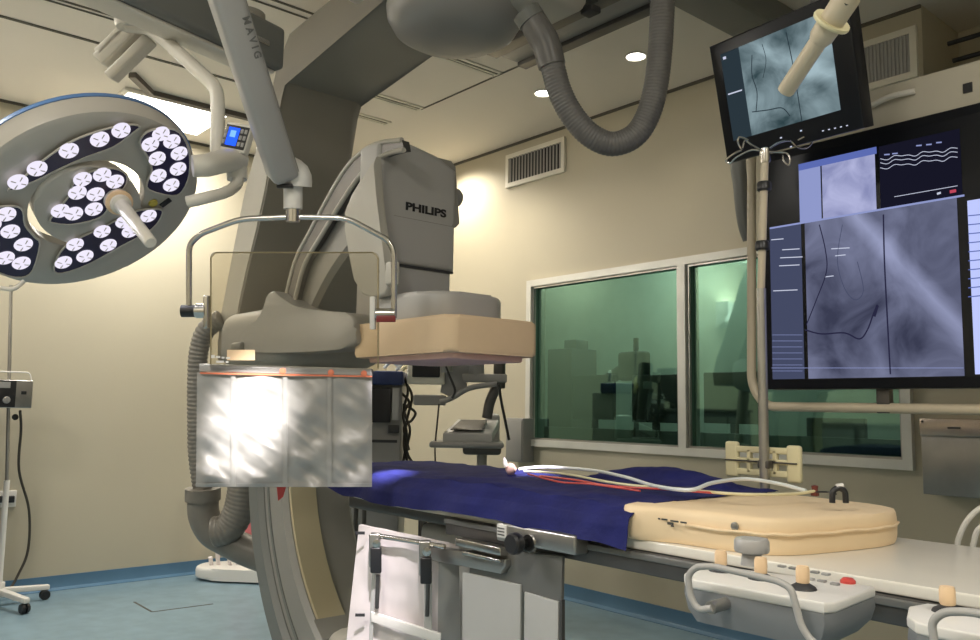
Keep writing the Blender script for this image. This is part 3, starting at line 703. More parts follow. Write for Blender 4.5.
MB().prism([V(a, b, TZ + .001) for a, b in ((4.42, TY0 + .012), (4.42, TY1 - .02), (3.05, TY1 - .02), (2.88, -1.87), (2.84, -2.0), (2.88, -2.12), (3.24, -2.23), (3.45, TY0 + .012))], (0, 0, .062), bev=.02).build('mattress', 'black2', r)

# foam pad at table foot
foot = thing('foam_pad', 'thick tan foam pad lying on the white table top', 'pad', (4.6, -2.0, TZ))
pad = [(4.44, -2.262), (4.60, -2.266), (4.76, -2.25), (4.825, -2.20), (4.865, -2.06), (4.89, -1.90), (4.865, -1.80), (4.78, -1.752), (4.60, -1.745), (4.44, -1.75)]
def loft(pts, z0, z1, k=10, bulge=.008):
    P = cat([V(a, b, 0) for a, b in pts], 8, True); c = sum(P, V(0, 0, 0)) / len(P); rs = []
    rs.append([c.lerp(p, .02) + Z * z0 for p in P])
    for i in range(k + 1):
        t = i / k; a = PI * (t - .5); e = .978 + .022 * math.cos(a) ** .5 if abs(math.cos(a)) > 1e-6 else .975
        if i in (0, k): e = .975
        rs.append([c + (p - c) * e + Z * lerp(z0, z1, t) + Z * (.003 * nz((p.x * 9, p.y * 9, t * 4))) * (t > .3) for p in P])
    for e in (.93, .6, .3, .02): rs.append([c + (p - c) * e + Z * (z1 + .003 + .004 * nz((p.x * 5 * e, p.y * 7 * e, 2)) ) for p in P])
    return MB().rings(rs)
loft(pad, TZ + .001, TZ + .074).build('pad_body', 'pad', foot, smooth=60)
def padedge(t):
    P = [V(4.62, -2.272, 0), V(4.76, -2.257, 0), V(4.83, -2.205, 0), V(4.87, -2.06, 0), V(4.896, -1.90, 0), V(4.87, -1.80, 0)]
    return P
MB().tube([p + Z * (TZ + .044 + .0012 * math.sin(i * 1.7)) for i, p in enumerate(cat(padedge(0), 5))], .0035, 6).build('pad_seam', 'pad', foot)
o1 = V(4.500, -2.2790, TZ + .052)
t = MB()
t.box(o1 + V(0, 0, 0), (.010, .001, .012))
for k, (x, z, w_, h_) in enumerate(((.014, 0, .010, .006), (.026, .001, .007, .004), (.038, .0, .010, .003), (.052, .0, .012, .003), (.072, -.001, .016, .003), (.090, -.001, .012, .003), (.064, -.007, .012, .005), (.068, -.012, .006, .003))):
    t.box(o1 + V(x * 1.35, 0, z), (w_ * 1.35, .001, h_ * 1.2))
t.build('pad_printing', 'steeld', foot)
c = V(4.735, -2.256, TZ + .054)
MB().lathe([(.009, 0), (.009, .003), (.005, .004)], c, (0, -1, 0), 14).build('pad_rivet', 'steel', foot)

# blue drape over the mattress
ZD = TZ + .078
def drp(u, v):
    x = lerp(2.78 + .5 * max(0, v - .45) / .55, 4.50, u)
    # v: 0 back edge -> 1 hem at the near side
    lo = .008 * max(0, 1 - u / .35)
    sec = [(-1.728, ZD - .055), (-1.745, ZD - .006), (-1.85, ZD + .002), (-2.05, ZD), (-2.22, ZD - .002), (-2.285, ZD - .010), (-2.312, ZD - .028), (-2.320, ZD - .05)]
    sec = [(a_, b_ - lo) for a_, b_ in sec]
    hem = .857 - .005 * math.sin(u * 9) + .008 * nz((x * 6, 3, 1)) - .014 * max(0, (u - .93) / .07)
    sec.append((-2.326, hem))
    t = v * (len(sec) - 1); i = min(int(t), len(sec) - 2); f_ = t - i
    a, b = sec[i], sec[i + 1]; y = lerp(a[0], b[0], f_); z = lerp(a[1], b[1], f_)
    am = 1 if v < .6 else 1.5
    d = .012 * nz((x * 3.2, y * 6, .4)) + .006 * nz((x * 9, y * 12 + z * 9, 4.4)) + .003 * nz((x * 24, y * 30 + z * 30, 8))
    z += abs(d) * am if v < .62 else d * .4
    if v > .55:
        fold = math.sin(x * 26 + 3 * nz((x * 2, 0, 5))) * .5 + nz((x * 8, z * 12, 2.5))
        y -= (.012 * fold + .012) * min(1, (v - .55) / .3)
    if 0 < u < .12 or u == 0: z -= (1 - u / .12) ** 2 * .03 if v < .62 else 0
    return V(x, y, z)
o = MB().grid(drp, 190, 60, .002).build('surgical_drape', 'drape', smooth=80)
tag(o, 'crumpled dark blue surgical drape spread over the patient table', 'drape')
# raised rolls in the drape at the far side near the pole
o = MB().grid(lambda u, v: V(lerp(3.95, 4.52, u), -1.80 + .16 * (v - .5) + .02 * nz((u * 4, v * 3, 2)), ZD + .004 + .045 * math.sin(PI * v) * math.sin(PI * min(1, u * 1.15)) ** .6 + .006 * nz((u * 9, v * 9, 0))), 40, 16, .002).build('folded_drape', 'drape', smooth=80)
tag(o, 'bunched fold of blue cloth on the far side of the table, beside the pole', 'cloth')

# tubing on the drape
def q(px, py, z): return on(px, py, 'z', z)
r = thing('catheter_tubing', 'white and clear catheter tubes lying across the blue drape', 'tubing', q(600, 480, ZD + .01))
MB().tube([q(519, 469, ZD + .022), q(545, 467, ZD + .028), q(590, 470, ZD + .03), q(625, 477, ZD + .03), q(655, 486, ZD + .025), q(690, 490, ZD + .03), q(712, 483, ZD + .04), q(745, 479, ZD + .045), q(780, 484, ZD + .04), q(806, 491, ZD + .03)], .0048, 8, smooth=6).build('white_tube', 'tubew', r)
MB().tube([q(524, 471, ZD + .018), q(565, 474, ZD + .02), q(620, 484, ZD + .02), q(680, 489, ZD + .02), q(735, 494, ZD + .025), q(790, 494, ZD + .024), q(815, 491, ZD + .03)], .0036, 8, smooth=6).build('clear_tube', 'cream', r)
MB().tube([q(540, 476, ZD + .018), q(575, 480, ZD + .02), q(610, 486, ZD + .02), q(660, 489, ZD + .02), q(715, 493, ZD + .022)], .0028, 8, smooth=6).build('red_tube', 'red', r)
MB().tube([q(528, 474, ZD + .018), q(560, 482, ZD + .02), q(590, 484, ZD + .02), q(640, 491, ZD + .02)], .0025, 8, smooth=6).build('red_tube', 'red', r)
r = thing('tube_connector', 'pale pink and white connector at the left end of the tubes', 'connector', q(511, 470, ZD))
MB().lathe([(.001, -.035), (.012, -.028), (.02, -.01), (.018, .012), (.010, .03), (.006, .04)], q(511, 469, ZD + .022), (1, -.4, .1), 12, sy=.7).build('connector_body', 'pink', r)
MB().lathe([(.006, 0), (.008, .015), (.004, .03)], q(506, 467, ZD + .028), (-.3, 0, 1), 10).build('connector_stem', 'white', r)
# small clamps on the pad
r = thing('valve_clamp', 'small dark red valve clamp on the tan pad, next to the tubes', 'clamp', q(815, 496, ZD + .02))
a = q(815, 496, ZD + .018)
MB().box(a + Z * .006, (.016, .014, .012), bev=.002).lathe([(.007, 0), (.008, .012), (.001, .014)], a + Z * .012, Z, 12).build('clamp_body', mat('brown_red_plastic', (.16, .04, .03), .4), r)
r = thing('cable_clip', 'small black horseshoe clip on the tan pad, right of the red clamp', 'clip', q(839, 500, ZD + .018))
a = q(839, 501, ZD + .022)
MB().tube(fillet([a - RT * .015 - Z * .004, a - RT * .014 + Z * .022, a + Z * .03, a + RT * .014 + Z * .022, a + RT * .015 - Z * .004], .012), .0065, 10).build('clip_loop', 'black', r)
MB().tube([a - RT * .006 + Z * .032, a + RT * .010 + Z * .034], .005, 8).build('white_band', 'white', r)
MB().tube([q(816, 492, ZD + .03), q(828, 492, ZD + .03), q(836, 494, ZD + .035)], .002, 6, smooth=4).build('link_wire', 'black', r)

# ------------------------------------------------------------------ IV pole on the table rail
PX, PY = 4.474, -1.712
r = thing('iv_pole', 'tall chrome drip pole with hooks standing at the far table edge', 'iv pole', (PX, PY, .80))
ztop = on(765, 152, 'y', PY).z; xt = on(765, 152, 'y', PY).x
MB().tube([V(PX, PY, .80), V(PX, PY, 1.50)], .0135, 18).build('lower_tube', 'steel', r)
MB().tube([V(PX, PY, 1.50), V(xt, PY, ztop)], .0108, 18).build('upper_tube', 'polebeige', r)
for y_ in (187, 246):
    zz = on(763, y_, 'y', PY).z; MB().lathe([(.017, -.012), (.02, -.008), (.02, .008), (.017, .014)], (lerp(PX, xt, (zz - 1.5) / (ztop - 1.5)), PY, zz), Z, 18).build('locking_ring', 'black', r)
zz = on(763, 160, 'y', PY).z
MB().lathe([(.013, -.02), (.015, -.01), (.015, .02), (.010, .024)], (xt, PY, ztop - .012), Z, 18).build('top_cap', 'chrome', r)
tp = V(xt, PY, ztop)
def hook(pp):
    MB().tube([tp] + [onplane(x, y, tp + FW * dz, FW) for x, y, dz in pp], .0028, 8, smooth=6).build('hook', 'chrome', r)
hook([(752, 145, -.02), (745, 141, -.03), (742, 149, -.04), (738, 142, -.05), (740, 137, -.05), (748, 140, -.04)])
hook([(752, 150, .02), (737, 157, .04), (730, 163, .06), (726, 160, .06), (735, 153, .05), (742, 150, .03)])
hook([(778, 143, .02), (790, 141, .04), (797, 147, .05), (806, 148, .06), (812, 142, .06), (808, 136, .05), (798, 140, .05)])
hook([(774, 152, -.02), (786, 153, -.04), (790, 158, -.05), (789, 165, -.05), (784, 161, -.04), (783, 155, -.03)])
# cream holder clipped to the pole
r = thing('pole_clamp_tray', 'cream plastic bracket with slots clamped low on the drip pole', 'bracket', (PX, PY - .05, .97))
def hp(px, py): return on(px, py, 'y', PY + .03)
A, B = hp(727, 444), hp(803, 480); x0, x1, z1, z0 = A.x, B.x, hp(730, 441).z, hp(800, 482).z
mb = MB(); yy = PY + .036
fw_ = x1 - x0; xm0, xm1 = x0 + .042, x1 - .042
mb.bb((x0, yy - .02, z0), (xm0, yy, z1), bev=.008).bb((xm1, yy - .02, z0 - .004), (x1, yy, z1 - .004), bev=.008)
mb.bb((xm0 - .01, yy - .018, z1 - .030), (xm1 + .01, yy - .002, z1 - .012), bev=.004).bb((xm0 - .01, yy - .018, z0 + .008), (xm1 + .01, yy - .002, z0 + .026), bev=.004)
mb.bb((xm0 - .01, yy - .018, (z0 + z1) / 2 - .009), (xm1 + .01, yy - .002, (z0 + z1) / 2 + .006), bev=.003)
for xx in (xm0 + .035, xm1 - .035): mb.bb((xx - .006, yy - .018, z0 + .015), (xx + .006, yy - .002, z1 - .02), bev=.002)
mb.build('bracket_frame', 'cream', r)
MB().box((PX, PY + .006, (z0 + z1) / 2 - .008), (.034, .032, .022), bev=.004).build('clamp_boss', 'steeld', r)
MB().bb((x0 + .004, yy - .024, (z0 + z1) / 2 - .004), (x1 - .008, yy - .019, (z0 + z1) / 2), bev=.0005).build('dark_groove_strip', 'steeld', r)

# ------------------------------------------------------------------ accessory clamp + table-side lead flaps
def ty(px, py, y=-2.31): return on(px, py, 'y', y)
r = thing('rail_clamp', 'silver clamp with round black knob on the near table rail', 'clamp', ty(535, 560))
a, b = ty(499, 530, -2.335), ty(574, 562, -2.335)
MB().bb((a.x, -2.345, .812), (b.x + .012, -2.297, .858), bev=.006).build('clamp_block', 'steel', r)
MB().bb((a.x + .006, -2.348, .822), (a.x + .042, -2.344, .855), bev=.001).build('warning_label', 'white', r)
t = MB()
for k in range(3): t.bb((a.x + .010, -2.3495, .828 + .008 * k), (a.x + .036, -2.3475, .831 + .008 * k))
t.build('label_lines', 'steeld', r)
kc = ty(519, 543, -2.36)
MB().lathe([(.010, -.03), (.010, 0), (.024, .002), (.027, .008), (.027, .024), (.022, .030), (.001, .031)], kc, (0, -1, 0), 20).build('clamp_knob', 'black', r)
MB().lathe([(.022, -.012), (.022, 0)], kc + X * .02 + Y * .012, (0, -1, 0), 20).build('knob_washer', 'chrome', r)

r = thing('table_side_lead_shield', 'hanging grey lead flap panels below the near table rail', 'radiation shield', ty(500, 640))
def flap(px, y, th_=.012): return [on(a_, b_, 'y', y) for a_, b_ in px]
MB().prism(flap([(472, 546), (562, 556), (561, 602), (468, 580)], -2.315), (0, .012, 0), bev=.003).build('upper_plate', 'paneld', r)
MB().prism(flap([(462, 572), (520, 585), (519, 705), (462, 690)], -2.322), (0, .010, 0), bev=.003).build('lower_flap', 'panel', r)
MB().prism(flap([(524, 592), (558, 602), (557, 720), (523, 710)], -2.322), (0, .010, 0), bev=.003).build('lower_flap', 'panel', r)
MB().prism(flap([(559.5, 600), (562, 600), (562, 720), (559.5, 720)], -2.322), (0, .010, 0)).build('edge_strip', 'steeld', r)
MB().prism(flap([(388, 540), (470, 553), (505, 560), (505, 566), (500, 574), (388, 552)], -2.335), (0, .03, 0), bev=.004).build('hinge_bar', 'steel', r)
MB().prism(flap([(455, 538), (500, 548), (500, 556), (455, 546)], -2.345), (0, .03, 0), bev=.003).build('hinge_arm', 'chrome', r)
MB().prism(flap([(462, 551), (500, 560), (500, 563), (462, 555)], -2.35), (0, .03, 0), bev=.002).build('hinge_pin', 'chrome', r)

r = thing('lead_skirt', 'white padded lead skirt with metal brackets below the drape', 'lead skirt', at(405, 640, 2.42))
KD = 2.42
def ko(px, py, dz=0): return at(px, py, KD + (px - 400) * -.0012 + dz)
def skf(u, v):
    xl = lerp(359, 346, min(1, v * 1.6)); xr = lerp(459, 461, v)
    x = lerp(xl, xr, u); y = lerp(lerp(525, 546, u), lerp(716, 726, u), v)
    dz = .018 * nz((u * 3, v * 3, 1)) + .006 * nz((u * 8, v * 8, 3)) + .03 * (abs(u - .45) * 1.6) ** 3 * 2
    return ko(x, y, dz)
MB().grid(skf, 50, 60, .012).build('skirt_panel', 'skirt', r, smooth=70)
MB().grid(lambda u, v: skf(.80 + .2 * u, .04 + .96 * v) - FW * .004, 8, 30, .004).build('side_flap', 'silver', r, smooth=70)
MB().tube([ko(372, 535, -.035), ko(392, 538, -.038), ko(445, 547, -.035)], .0075, 12).build('hanging_rod', 'chrome', r)
for x, y, m_x in ((375, 0, 0), (425, 8, 0)):
    br = MB().box(ko(x, 550 + y, -.04), (.034, .02, .10), ax=(RT, FW, UP), bev=.006).build('hinge_bracket', 'steel', r)
    MB().box(ko(x + 1, 560 + y * 1.3, -.055), (.032, .014, .075), ax=(RT, FW, UP), bev=.005).build('black_latch', 'black', br)
    MB().tube([ko(x + 3, 575 + y, -.045), ko(x + 2, 608 + y, -.04)], .006, 10).build('latch_rod', 'steeld', br)
    MB().lathe([(.012, 0), (.012, .01), (.001, .012)], ko(x + 2, 543 + y, -.05), -FW, 14).build('bracket_screw', 'chrome', br)
MB().prism([ko(371, 612, -.03), ko(441, 634, -.03), ko(441, 645, -.03), ko(371, 622, -.03)], FW * .012, bev=.003).build('cross_strap', 'white', r)
MB().prism([ko(424, 570, -.026), ko(432, 572, -.026), ko(432, 700, -.026), ko(424, 700, -.026)], FW * .01, bev=.003).build('vertical_strap', 'panel', r)
MB().prism([ko(372, 570, -.022), ko(376, 570, -.022), ko(370, 700, -.022), ko(366, 700, -.022)], FW * .008, bev=.002).build('vertical_strap', 'panel', r)
for y in (533, 615): MB().box(ko(360, y, -.03), (.028, .004, .008), ax=(RT, FW, UP)).build('slot_mark', 'black2', r)

# ------------------------------------------------------------------ control modules
def module(shift, main=True, label=''):
    zt = .880
    def p(px, py, z=zt):
        v = on(px, py, 'z', z); return v
    r = thing('control_module', label, 'control panel', p(760, 590, .78) + shift)
    P = [p(684, 573), p(694, 567), p(712, 565), p(868, 585), p(875, 587), p(836, 602), p(824, 603), p(694, 579), p(685, 577)]
    MB().prism([a + shift - Z * .016 for a in P], Z * .016, bev=.004, seg=3).build('top_plate', 'white', r)
    c = sum(P, V(0, 0, 0)) / len(P)
    rs = [[c + (a - c) * e + shift - Z * h for a in P] for e, h in ((.985, .016), (1.0, .030), (.96, .050), (.84, .070))]
    MB().rings(rs).build('lower_body', 'bodyg', r)
    fa, fb = p(686, 581), p(833, 608); fd = (fb - fa).normalized(); fnn = Z.cross(fd); fnn = fnn if fnn.y < 0 else -fnn; f0 = fa + fnn * .022
    def hq(px, py): return onplane(px, py, f0, fnn)
    hoop = fillet([hq(712, 608), hq(698, 610), hq(690, 596), hq(688, 575), hq(696, 567), hq(712, 566), hq(778, 581), hq(791, 588), hq(796, 606), hq(801, 626), hq(812, 642), hq(826, 648)], .02)
    MB().tube([a + shift for a in hoop], .0052, 12).build('guard_bar', 'grey', r)
    for x, y in ((721, 571), (761, 579), (803, 589)):
        o = p(x, y) + shift
        b = MB().lathe([(.021, 0), (.019, .004), (.012, .008), (.009, .010)], o, Z, 20).build('joystick_boot', 'black2', r)
        MB().lathe([(.0085, .008), (.0105, .012), (.0105, .030), (.009, .035), (.001, .036)], o, Z, 18).build('joystick_knob', 'tan2', b)
    o = p(752, 565) + shift
    if main: MB().lathe([(.020, 0), (.017, .020), (.029, .023), (.031, .027), (.031, .042), (.028, .047), (.001, .049)], o, Z, 28).build('dial_knob', 'grey', r)
    for i, (x, y) in enumerate(((782, 567), (793, 569), (804, 571), (815, 573), (826, 575), (822, 582), (810, 580), (835, 585))):
        MB().box(p(x, y) + shift + Z * .0015, (.013, .010, .004), ax=(V(1, 0, 0), Y, Z), bev=.001).build('key_button', 'grey2' if i % 2 else 'grey', r)
    MB().lathe([(.012, 0), (.012, .004), (.008, .008), (.001, .009)], p(848, 583) + shift, Z, 18).build('red_button', 'red', r)
    # clamp arm to the rail
    MB().box(V(c.x, TY0 - .045, .806) + V(shift.x, 0, 0), (.10, .06, .04), bev=.006).build('rail_mount', 'steeld', r)
    MB().tube([hq(710, 608) + shift, hq(710, 608) + shift - fnn * .06], .010, 12).build('bar_foot', 'steel', r)
module(V(0, 0, 0), label='white-topped control box with joysticks on the near table rail, left of two')
sh = on(948, 612, 'z', .880) - on(721, 571, 'z', .880)
module(V(sh.x, sh.y, 0), False, label='control box cut off by the bottom right corner of the photo')

# ------------------------------------------------------------------ large monitor
MY = -1.30
r = thing('large_wall_display', 'huge black display on a beige frame showing several x-ray windows', 'monitor', (4.9, MY, 1.22))
big = r
mx0 = 4.235; mx1 = 5.575; mz0 = 1.229; mz1 = 2.028
MB().bb((mx0, MY, mz0), (mx1, MY + .07, mz1), bev=.006).build('display_housing', 'bezel', r)
MB().quad((mx0 + .025, MY - .0012, mz0 + .03), (mx1 - .025, MY - .0012, mz0 + .03), (mx1 - .025, MY - .0012, mz1 - .03), (mx0 + .025, MY - .0012, mz1 - .03)).build('display_panel', 'bezel', r)
def sp(px, py): v = on(px, py, 'y', MY); return v.x, v.z
def win(tl, br, m_, name, dy=.002, parent=None, x1=None, z0=None):
    a_ = sp(*tl); b_ = sp(*br); xx1 = x1 or b_[0]; zz0 = z0 or b_[1]
    return MB().quad((a_[0], MY - dy, zz0), (xx1, MY - dy, zz0), (xx1, MY - dy, a_[1]), (a_[0], MY - dy, a_[1])).build(name, m_, parent or r)
def wline(pts, wd, m_, name, dy, parent):
    P = [V(sp(x, y)[0], MY - dy, sp(x, y)[1]) for x, y in pts]; P = cat(P, 6) if len(P) > 2 else P
    mb = MB()
    for i in range(len(P) - 1):
        d = (P[i + 1] - P[i]).normalized(); s_ = V(-d.z, 0, d.x) * wd / 2; e = d * wd * .2
        mb.quad(P[i] - s_ - e, P[i + 1] - s_ + e, P[i + 1] + s_ + e, P[i] + s_ - e)
    return mb.build(name, m_, parent)
wmain = win((805, 223.5), (965, 376), 'screen_big', 'angiogram_window', .0025)
bz_ = sp(965, 376)[1]; tz_ = sp(805, 223.5)[1]
side_ = win((770, 228), (805, 376), 'ui_bar', 'image_side_bar', .0025, z0=bz_)
wline([(820, 225), (826, 250), (827, 272), (817, 300), (807, 325)], .0035, 'ui_vessel', 'vessel_trace', .004, wmain)
wline([(884, 215), (885, 260), (888, 320), (891, 374)], .0045, 'ui_vessel', 'vessel_trace', .004, wmain)
wline([(806, 330), (822, 334), (845, 333), (860, 339), (868, 330), (874, 314), (878, 305)], .0045, 'ui_vessel', 'vessel_trace', .004, wmain)
wline([(878, 306), (875, 316)], .009, 'ui_vessel', 'vessel_trace', .0045, wmain)
wline([(843, 225), (838, 260), (845, 288), (856, 300), (864, 290), (858, 262)], .002, 'ui_bar', 'vessel_trace', .004, wmain)
for i, (y, xa, xb) in enumerate(((250, 783, 800), (258, 781, 803), (266, 780, 800), (291, 774, 798), (240, 772, 784))):
    wline([(xa, y), (xb, y - 1)], .003, 'ui_white', 'text_row', .004, side_)
for y, xa, xb in ((249, 832, 850), (256, 836, 846), (277, 826, 834)): wline([(xa, y), (xb, y - 1)], .003, 'ui_white', 'text_row', .004, wmain)
for k in range(7): wline([(773, 335 + 6 * k), (803, 335 + 6 * k)], .0012, 'ui_lav', 'text_row', .004, side_)
wline([(772, 368), (964, 368)], .0016, 'ui_lav', 'text_row', .004, wmain)
w2 = win((822, 165), (877, 210), 'screen_top', 'pale_x_ray_window', .0025)
w2b = win((799, 167.5), (822, 216), 'ui_lav', 'patient_list_column', .0025, z0=sp(877, 210)[1])
win((799, 167.5), (877, 149), 'ui_blue', 'title_bar', .003, z0=sp(799, 167.5)[1] - 0, x1=sp(877, 150)[0]) if False else None
a_ = sp(799, 167.5); b_ = sp(877, 150)
MB().quad((a_[0], MY - .0032, a_[1] - .012), (b_[0], MY - .0032, a_[1] - .012), (b_[0], MY - .0032, a_[1] + .010), (a_[0], MY - .0032, a_[1] + .010)).build('title_bar', 'ui_blue', r)
w3 = win((879, 147), (963, 196), 'ui_dark', 'ecg_window', .0025)
for y in (159, 163, 168):
    pts = []
    for k in range(12): pts.append((881 + k * 7, y - k * .95 + (2 if k % 4 == 1 else (-1.2 if k % 4 == 2 else 0))))
    wline(pts, .0018, 'ui_white', 'ecg_trace', .004, w3)
wline([(895, 197), (958, 186)], .0018, 'ui_white', 'ecg_trace', .004, w3)
for x, y in ((917, 142), (927, 141), (937, 139), (885, 151), (893, 150)): wline([(x, y + 4), (x + 5, y + 3.6)], .004, 'ui_lav', 'status_mark', .004, w3)
wline([(938, 194), (941, 193)], .006, 'ui_white', 'status_mark', .004, w3)
wline([(951, 192), (956, 191)], .009, 'ui_red', 'status_mark', .004, w3)
w4 = win((967.5, 201), (980, 372), 'ui_pale', 'report_window', .0025, x1=5.22, z0=bz_ + .004)
for k in range(10): wline([(969, 216 + 9 * k), (990, 214 + 9 * k)], .003, 'ui_blue', 'text_row', .004, w4)
a_ = sp(770, 226)
MB().quad((a_[0], MY - .003, tz_ + .000), (sp(965, 200)[0], MY - .003, tz_), (sp(965, 200)[0], MY - .003, tz_ + .006), (a_[0], MY - .003, tz_ + .006)).build('window_top_bar', 'ui_lav', r)
# frame of the display: tube and beige header
tb = fillet([V(on(751.5, 150, 'y', MY + .05).x, MY + .05, 2.05), V(on(751.5, 380, 'y', MY + .05).x, MY + .05, on(752, 385, 'y', MY + .05).z), V(on(765, 405, 'y', MY + .05).x, MY + .05, on(770, 406.5, 'y', MY + .05).z), V(mx1 + .05, MY + .05, on(975, 411, 'y', MY + .05).z)], .05)
MB().tube(tb, .0155, 16).build('carrier_tube', 'polebeige', r)
MB().tube([V(tb[-1].x, tb[-1].y, tb[-1].z), V(tb[-1].x, tb[-1].y, 2.2)], .0155, 16).build('carrier_tube', 'polebeige', r)
for x in (4.6, 5.2): MB().bb((x - .02, MY + .04, tb[-1].z - .01), (x + .02, MY + .07, mz0 + .02), bev=.003).build('tube_bracket', 'steeld', r)
hz = on(867, 95, 'y', MY + .06).z
MB().bb((on(860, 110, 'y', MY + .02).x, MY + .02, mz1 - .05), (mx1 - .02, MY + .16, hz), bev=.012).build('header_cover', 'beige', r)
a_ = on(870, 104, 'y', MY + .02); b_ = on(916, 92, 'y', MY + .02)
MB().tube([V(a_.x, MY + .012, a_.z - .012), V(lerp(a_.x, b_.x, .5), MY + .004, a_.z + .0), V(b_.x, MY + .014, a_.z + .0)], .009, 10, smooth=6).build('header_handle', 'lampw', r)
c = on(968, 88, 'y', MY + .02); MB().bb((c.x - .012, MY + .016, c.z - .014), (c.x + .012, MY + .022, c.z + .014)).build('sensor_window', 'black', r)
MB().bb((5.15, MY + .05, hz - .02), (5.4, MY + .13, 2.9), bev=.01).build('suspension_column', 'beige', r)
MB().bb((5.0, MY - .05, 2.88), (5.6, MY + .25, H), bev=.01).build('ceiling_trolley', 'arcdark', r)
# dark back arm left of tube
MB().tube([V(4.47, MY + .10, 2.12), V(4.25, MY + .12, 2.13), at(741, 150, 3.05), at(741, 190, 3.05), at(744, 222, 3.05), at(749, 240, 3.05)], lambda t: .034 - .012 * t, 14, smooth=6).build('monitor_hanger', 'arcdark')
tag(bpy.data.objects['monitor_hanger'], 'dark grey rounded hanger left of the drip pole, below the upper monitor', 'hanger')
bpy.data.objects['monitor_hanger'].parent = None
# black rods in the niche
for k, ((x0_, y0_), (x1_, y1_)) in enumerate((((948, 44), (990, 31)), ((953, 61), (990, 50)))):
    y = .12
    a_ = on(x0_, y0_, 'y', y); b_ = on(x1_, y1_, 'y', y)
    o = MB().tube([a_, V(b_.x + .6, y, a_.z)], .011, 12).build('ceiling_rod', 'black')
    tag(o, ('upper' if k == 0 else 'lower') + ' of two black rods in the wall niche above the large display', 'rod', 'black rods above the display')

# ------------------------------------------------------------------ small monitor (quad fitted as a true rectangle)
def cross2(o, a, b): return (a[0] - o[0]) * (b[1] - o[1]) - (a[1] - o[1]) * (b[0] - o[0])
qd = [(708.7, 46.9), (846, -12.3), (864, 128), (727, 164)]     # TL TR BR BL
rays = [ray(*p_) for p_ in qd]
# d0*r0 - d1*r1 + d2*r2 - d3*r3 = 0, d0 = 1
mt = Matrix((rays[1], -rays[2], rays[3])).transposed(); sol = mt.inverted() @ rays[0]
dd = [1, sol[0], sol[1], sol[2]]; sc_ = 2.44 / (sum(dd) / 4)
TL, TR, BR, BL = [CAM + rays[i] * dd[i] * sc_ for i in range(4)]
ex = ((TR - TL) + (BR - BL)).normalized(); ey = ((TL - BL) + (TR - BR)).normalized()
mw = ((TR - TL).length + (BR - BL).length) / 2; mh = ((TL - BL).length + (TR - BR).length) / 2
print('small monitor', mw, mh, 'dot', ex.dot(ey), dd)
en = ex.cross(ey).normalized(); mc = (TL + TR + BL + BR) / 4
r = thing('small_monitor', 'black square monitor with bluish angiogram, hanging beside the larger display', 'monitor', mc)
def mp(u, v, d=0.): return BL.lerp(BR, u).lerp(TL.lerp(TR, u), v) + en * d
MB().prism([mp(0, 0), mp(1, 0), mp(1, 1), mp(0, 1)], -en * .05, bev=.006).build('monitor_housing', 'bezel', r)
MB().prism([mp(.15, .15, -.05), mp(.85, .15, -.05), mp(.85, .85, -.05), mp(.15, .85, -.05)], -en * .05, bev=.015).build('monitor_back', 'black2', r)
def inv(px, py):
    P = onplane(px, py, mc, en); d = P - BL
    return d.dot(ex) / mw, d.dot(ey) / mh
u0, v1 = .098, .90
s1 = MB().quad(mp(.235, .175, .0015), mp(.875, .175, .0015), mp(.875, .90, .0015), mp(.235, .90, .0015)).build('angiogram_window', 'screen_small', r)
s2 = MB().quad(mp(.085, .175, .0015), mp(.235, .175, .0015), mp(.235, .90, .0015), mp(.085, .90, .0015)).build('image_side_bar', 'ui_bar2', r)
def ml(pts, wd, m_, name, parent, d=.003):
    P = [onplane(x, y, mc + en * d, en) for x, y in pts]; P = cat(P, 6) if len(P) > 2 else P; mb = MB()
    for i in range(len(P) - 1):
        t_ = (P[i + 1] - P[i]).normalized(); s_ = en.cross(t_) * wd / 2
        mb.quad(P[i] - s_, P[i + 1] - s_, P[i + 1] + s_, P[i] + s_)
    return mb.build(name, m_, parent)
ml([(752, 55), (752, 75), (757, 92), (756, 112)], .003, 'ui_bar2', 'vessel_trace', s1)
ml([(786, 32), (792, 60), (797, 90), (802, 122)], .003, 'ui_bar2', 'vessel_trace', s1)
ml([(752, 112), (768, 110), (782, 108), (790, 116)], .003, 'ui_bar2', 'vessel_trace', s1)
ml([(762, 44), (766, 60), (763, 78)], .002, 'ui_bar2', 'vessel_trace', s1)
ml([(728, 94.5), (742, 90)], .004, 'ui_white', 'text_row', s2)
ml([(723, 58.5), (726, 57.5)], .008, 'ui_white', 'text_row', s2)
for i in range(5): ml([(822 + 6 * i, 131 - 1.3 * i), (824 + 6 * i, 130.6 - 1.3 * i)], .003, 'ui_white', 'menu_button', r)
for x, y in ((780, 138), (800, 131), (790, 147)): ml([(x, y), (x + 2, y - .5)], .004, 'ui_white', 'indicator_dot', r)
MB().tube([mc - en * .1, mc - en * .2, V((mc - en * .2).x, (mc - en * .2).y, (mc - en * .2).z + .2), V((mc - en * .2).x, (mc - en * .2).y, H)], .03, 16).build('hanging_arm', 'arcdark', r)

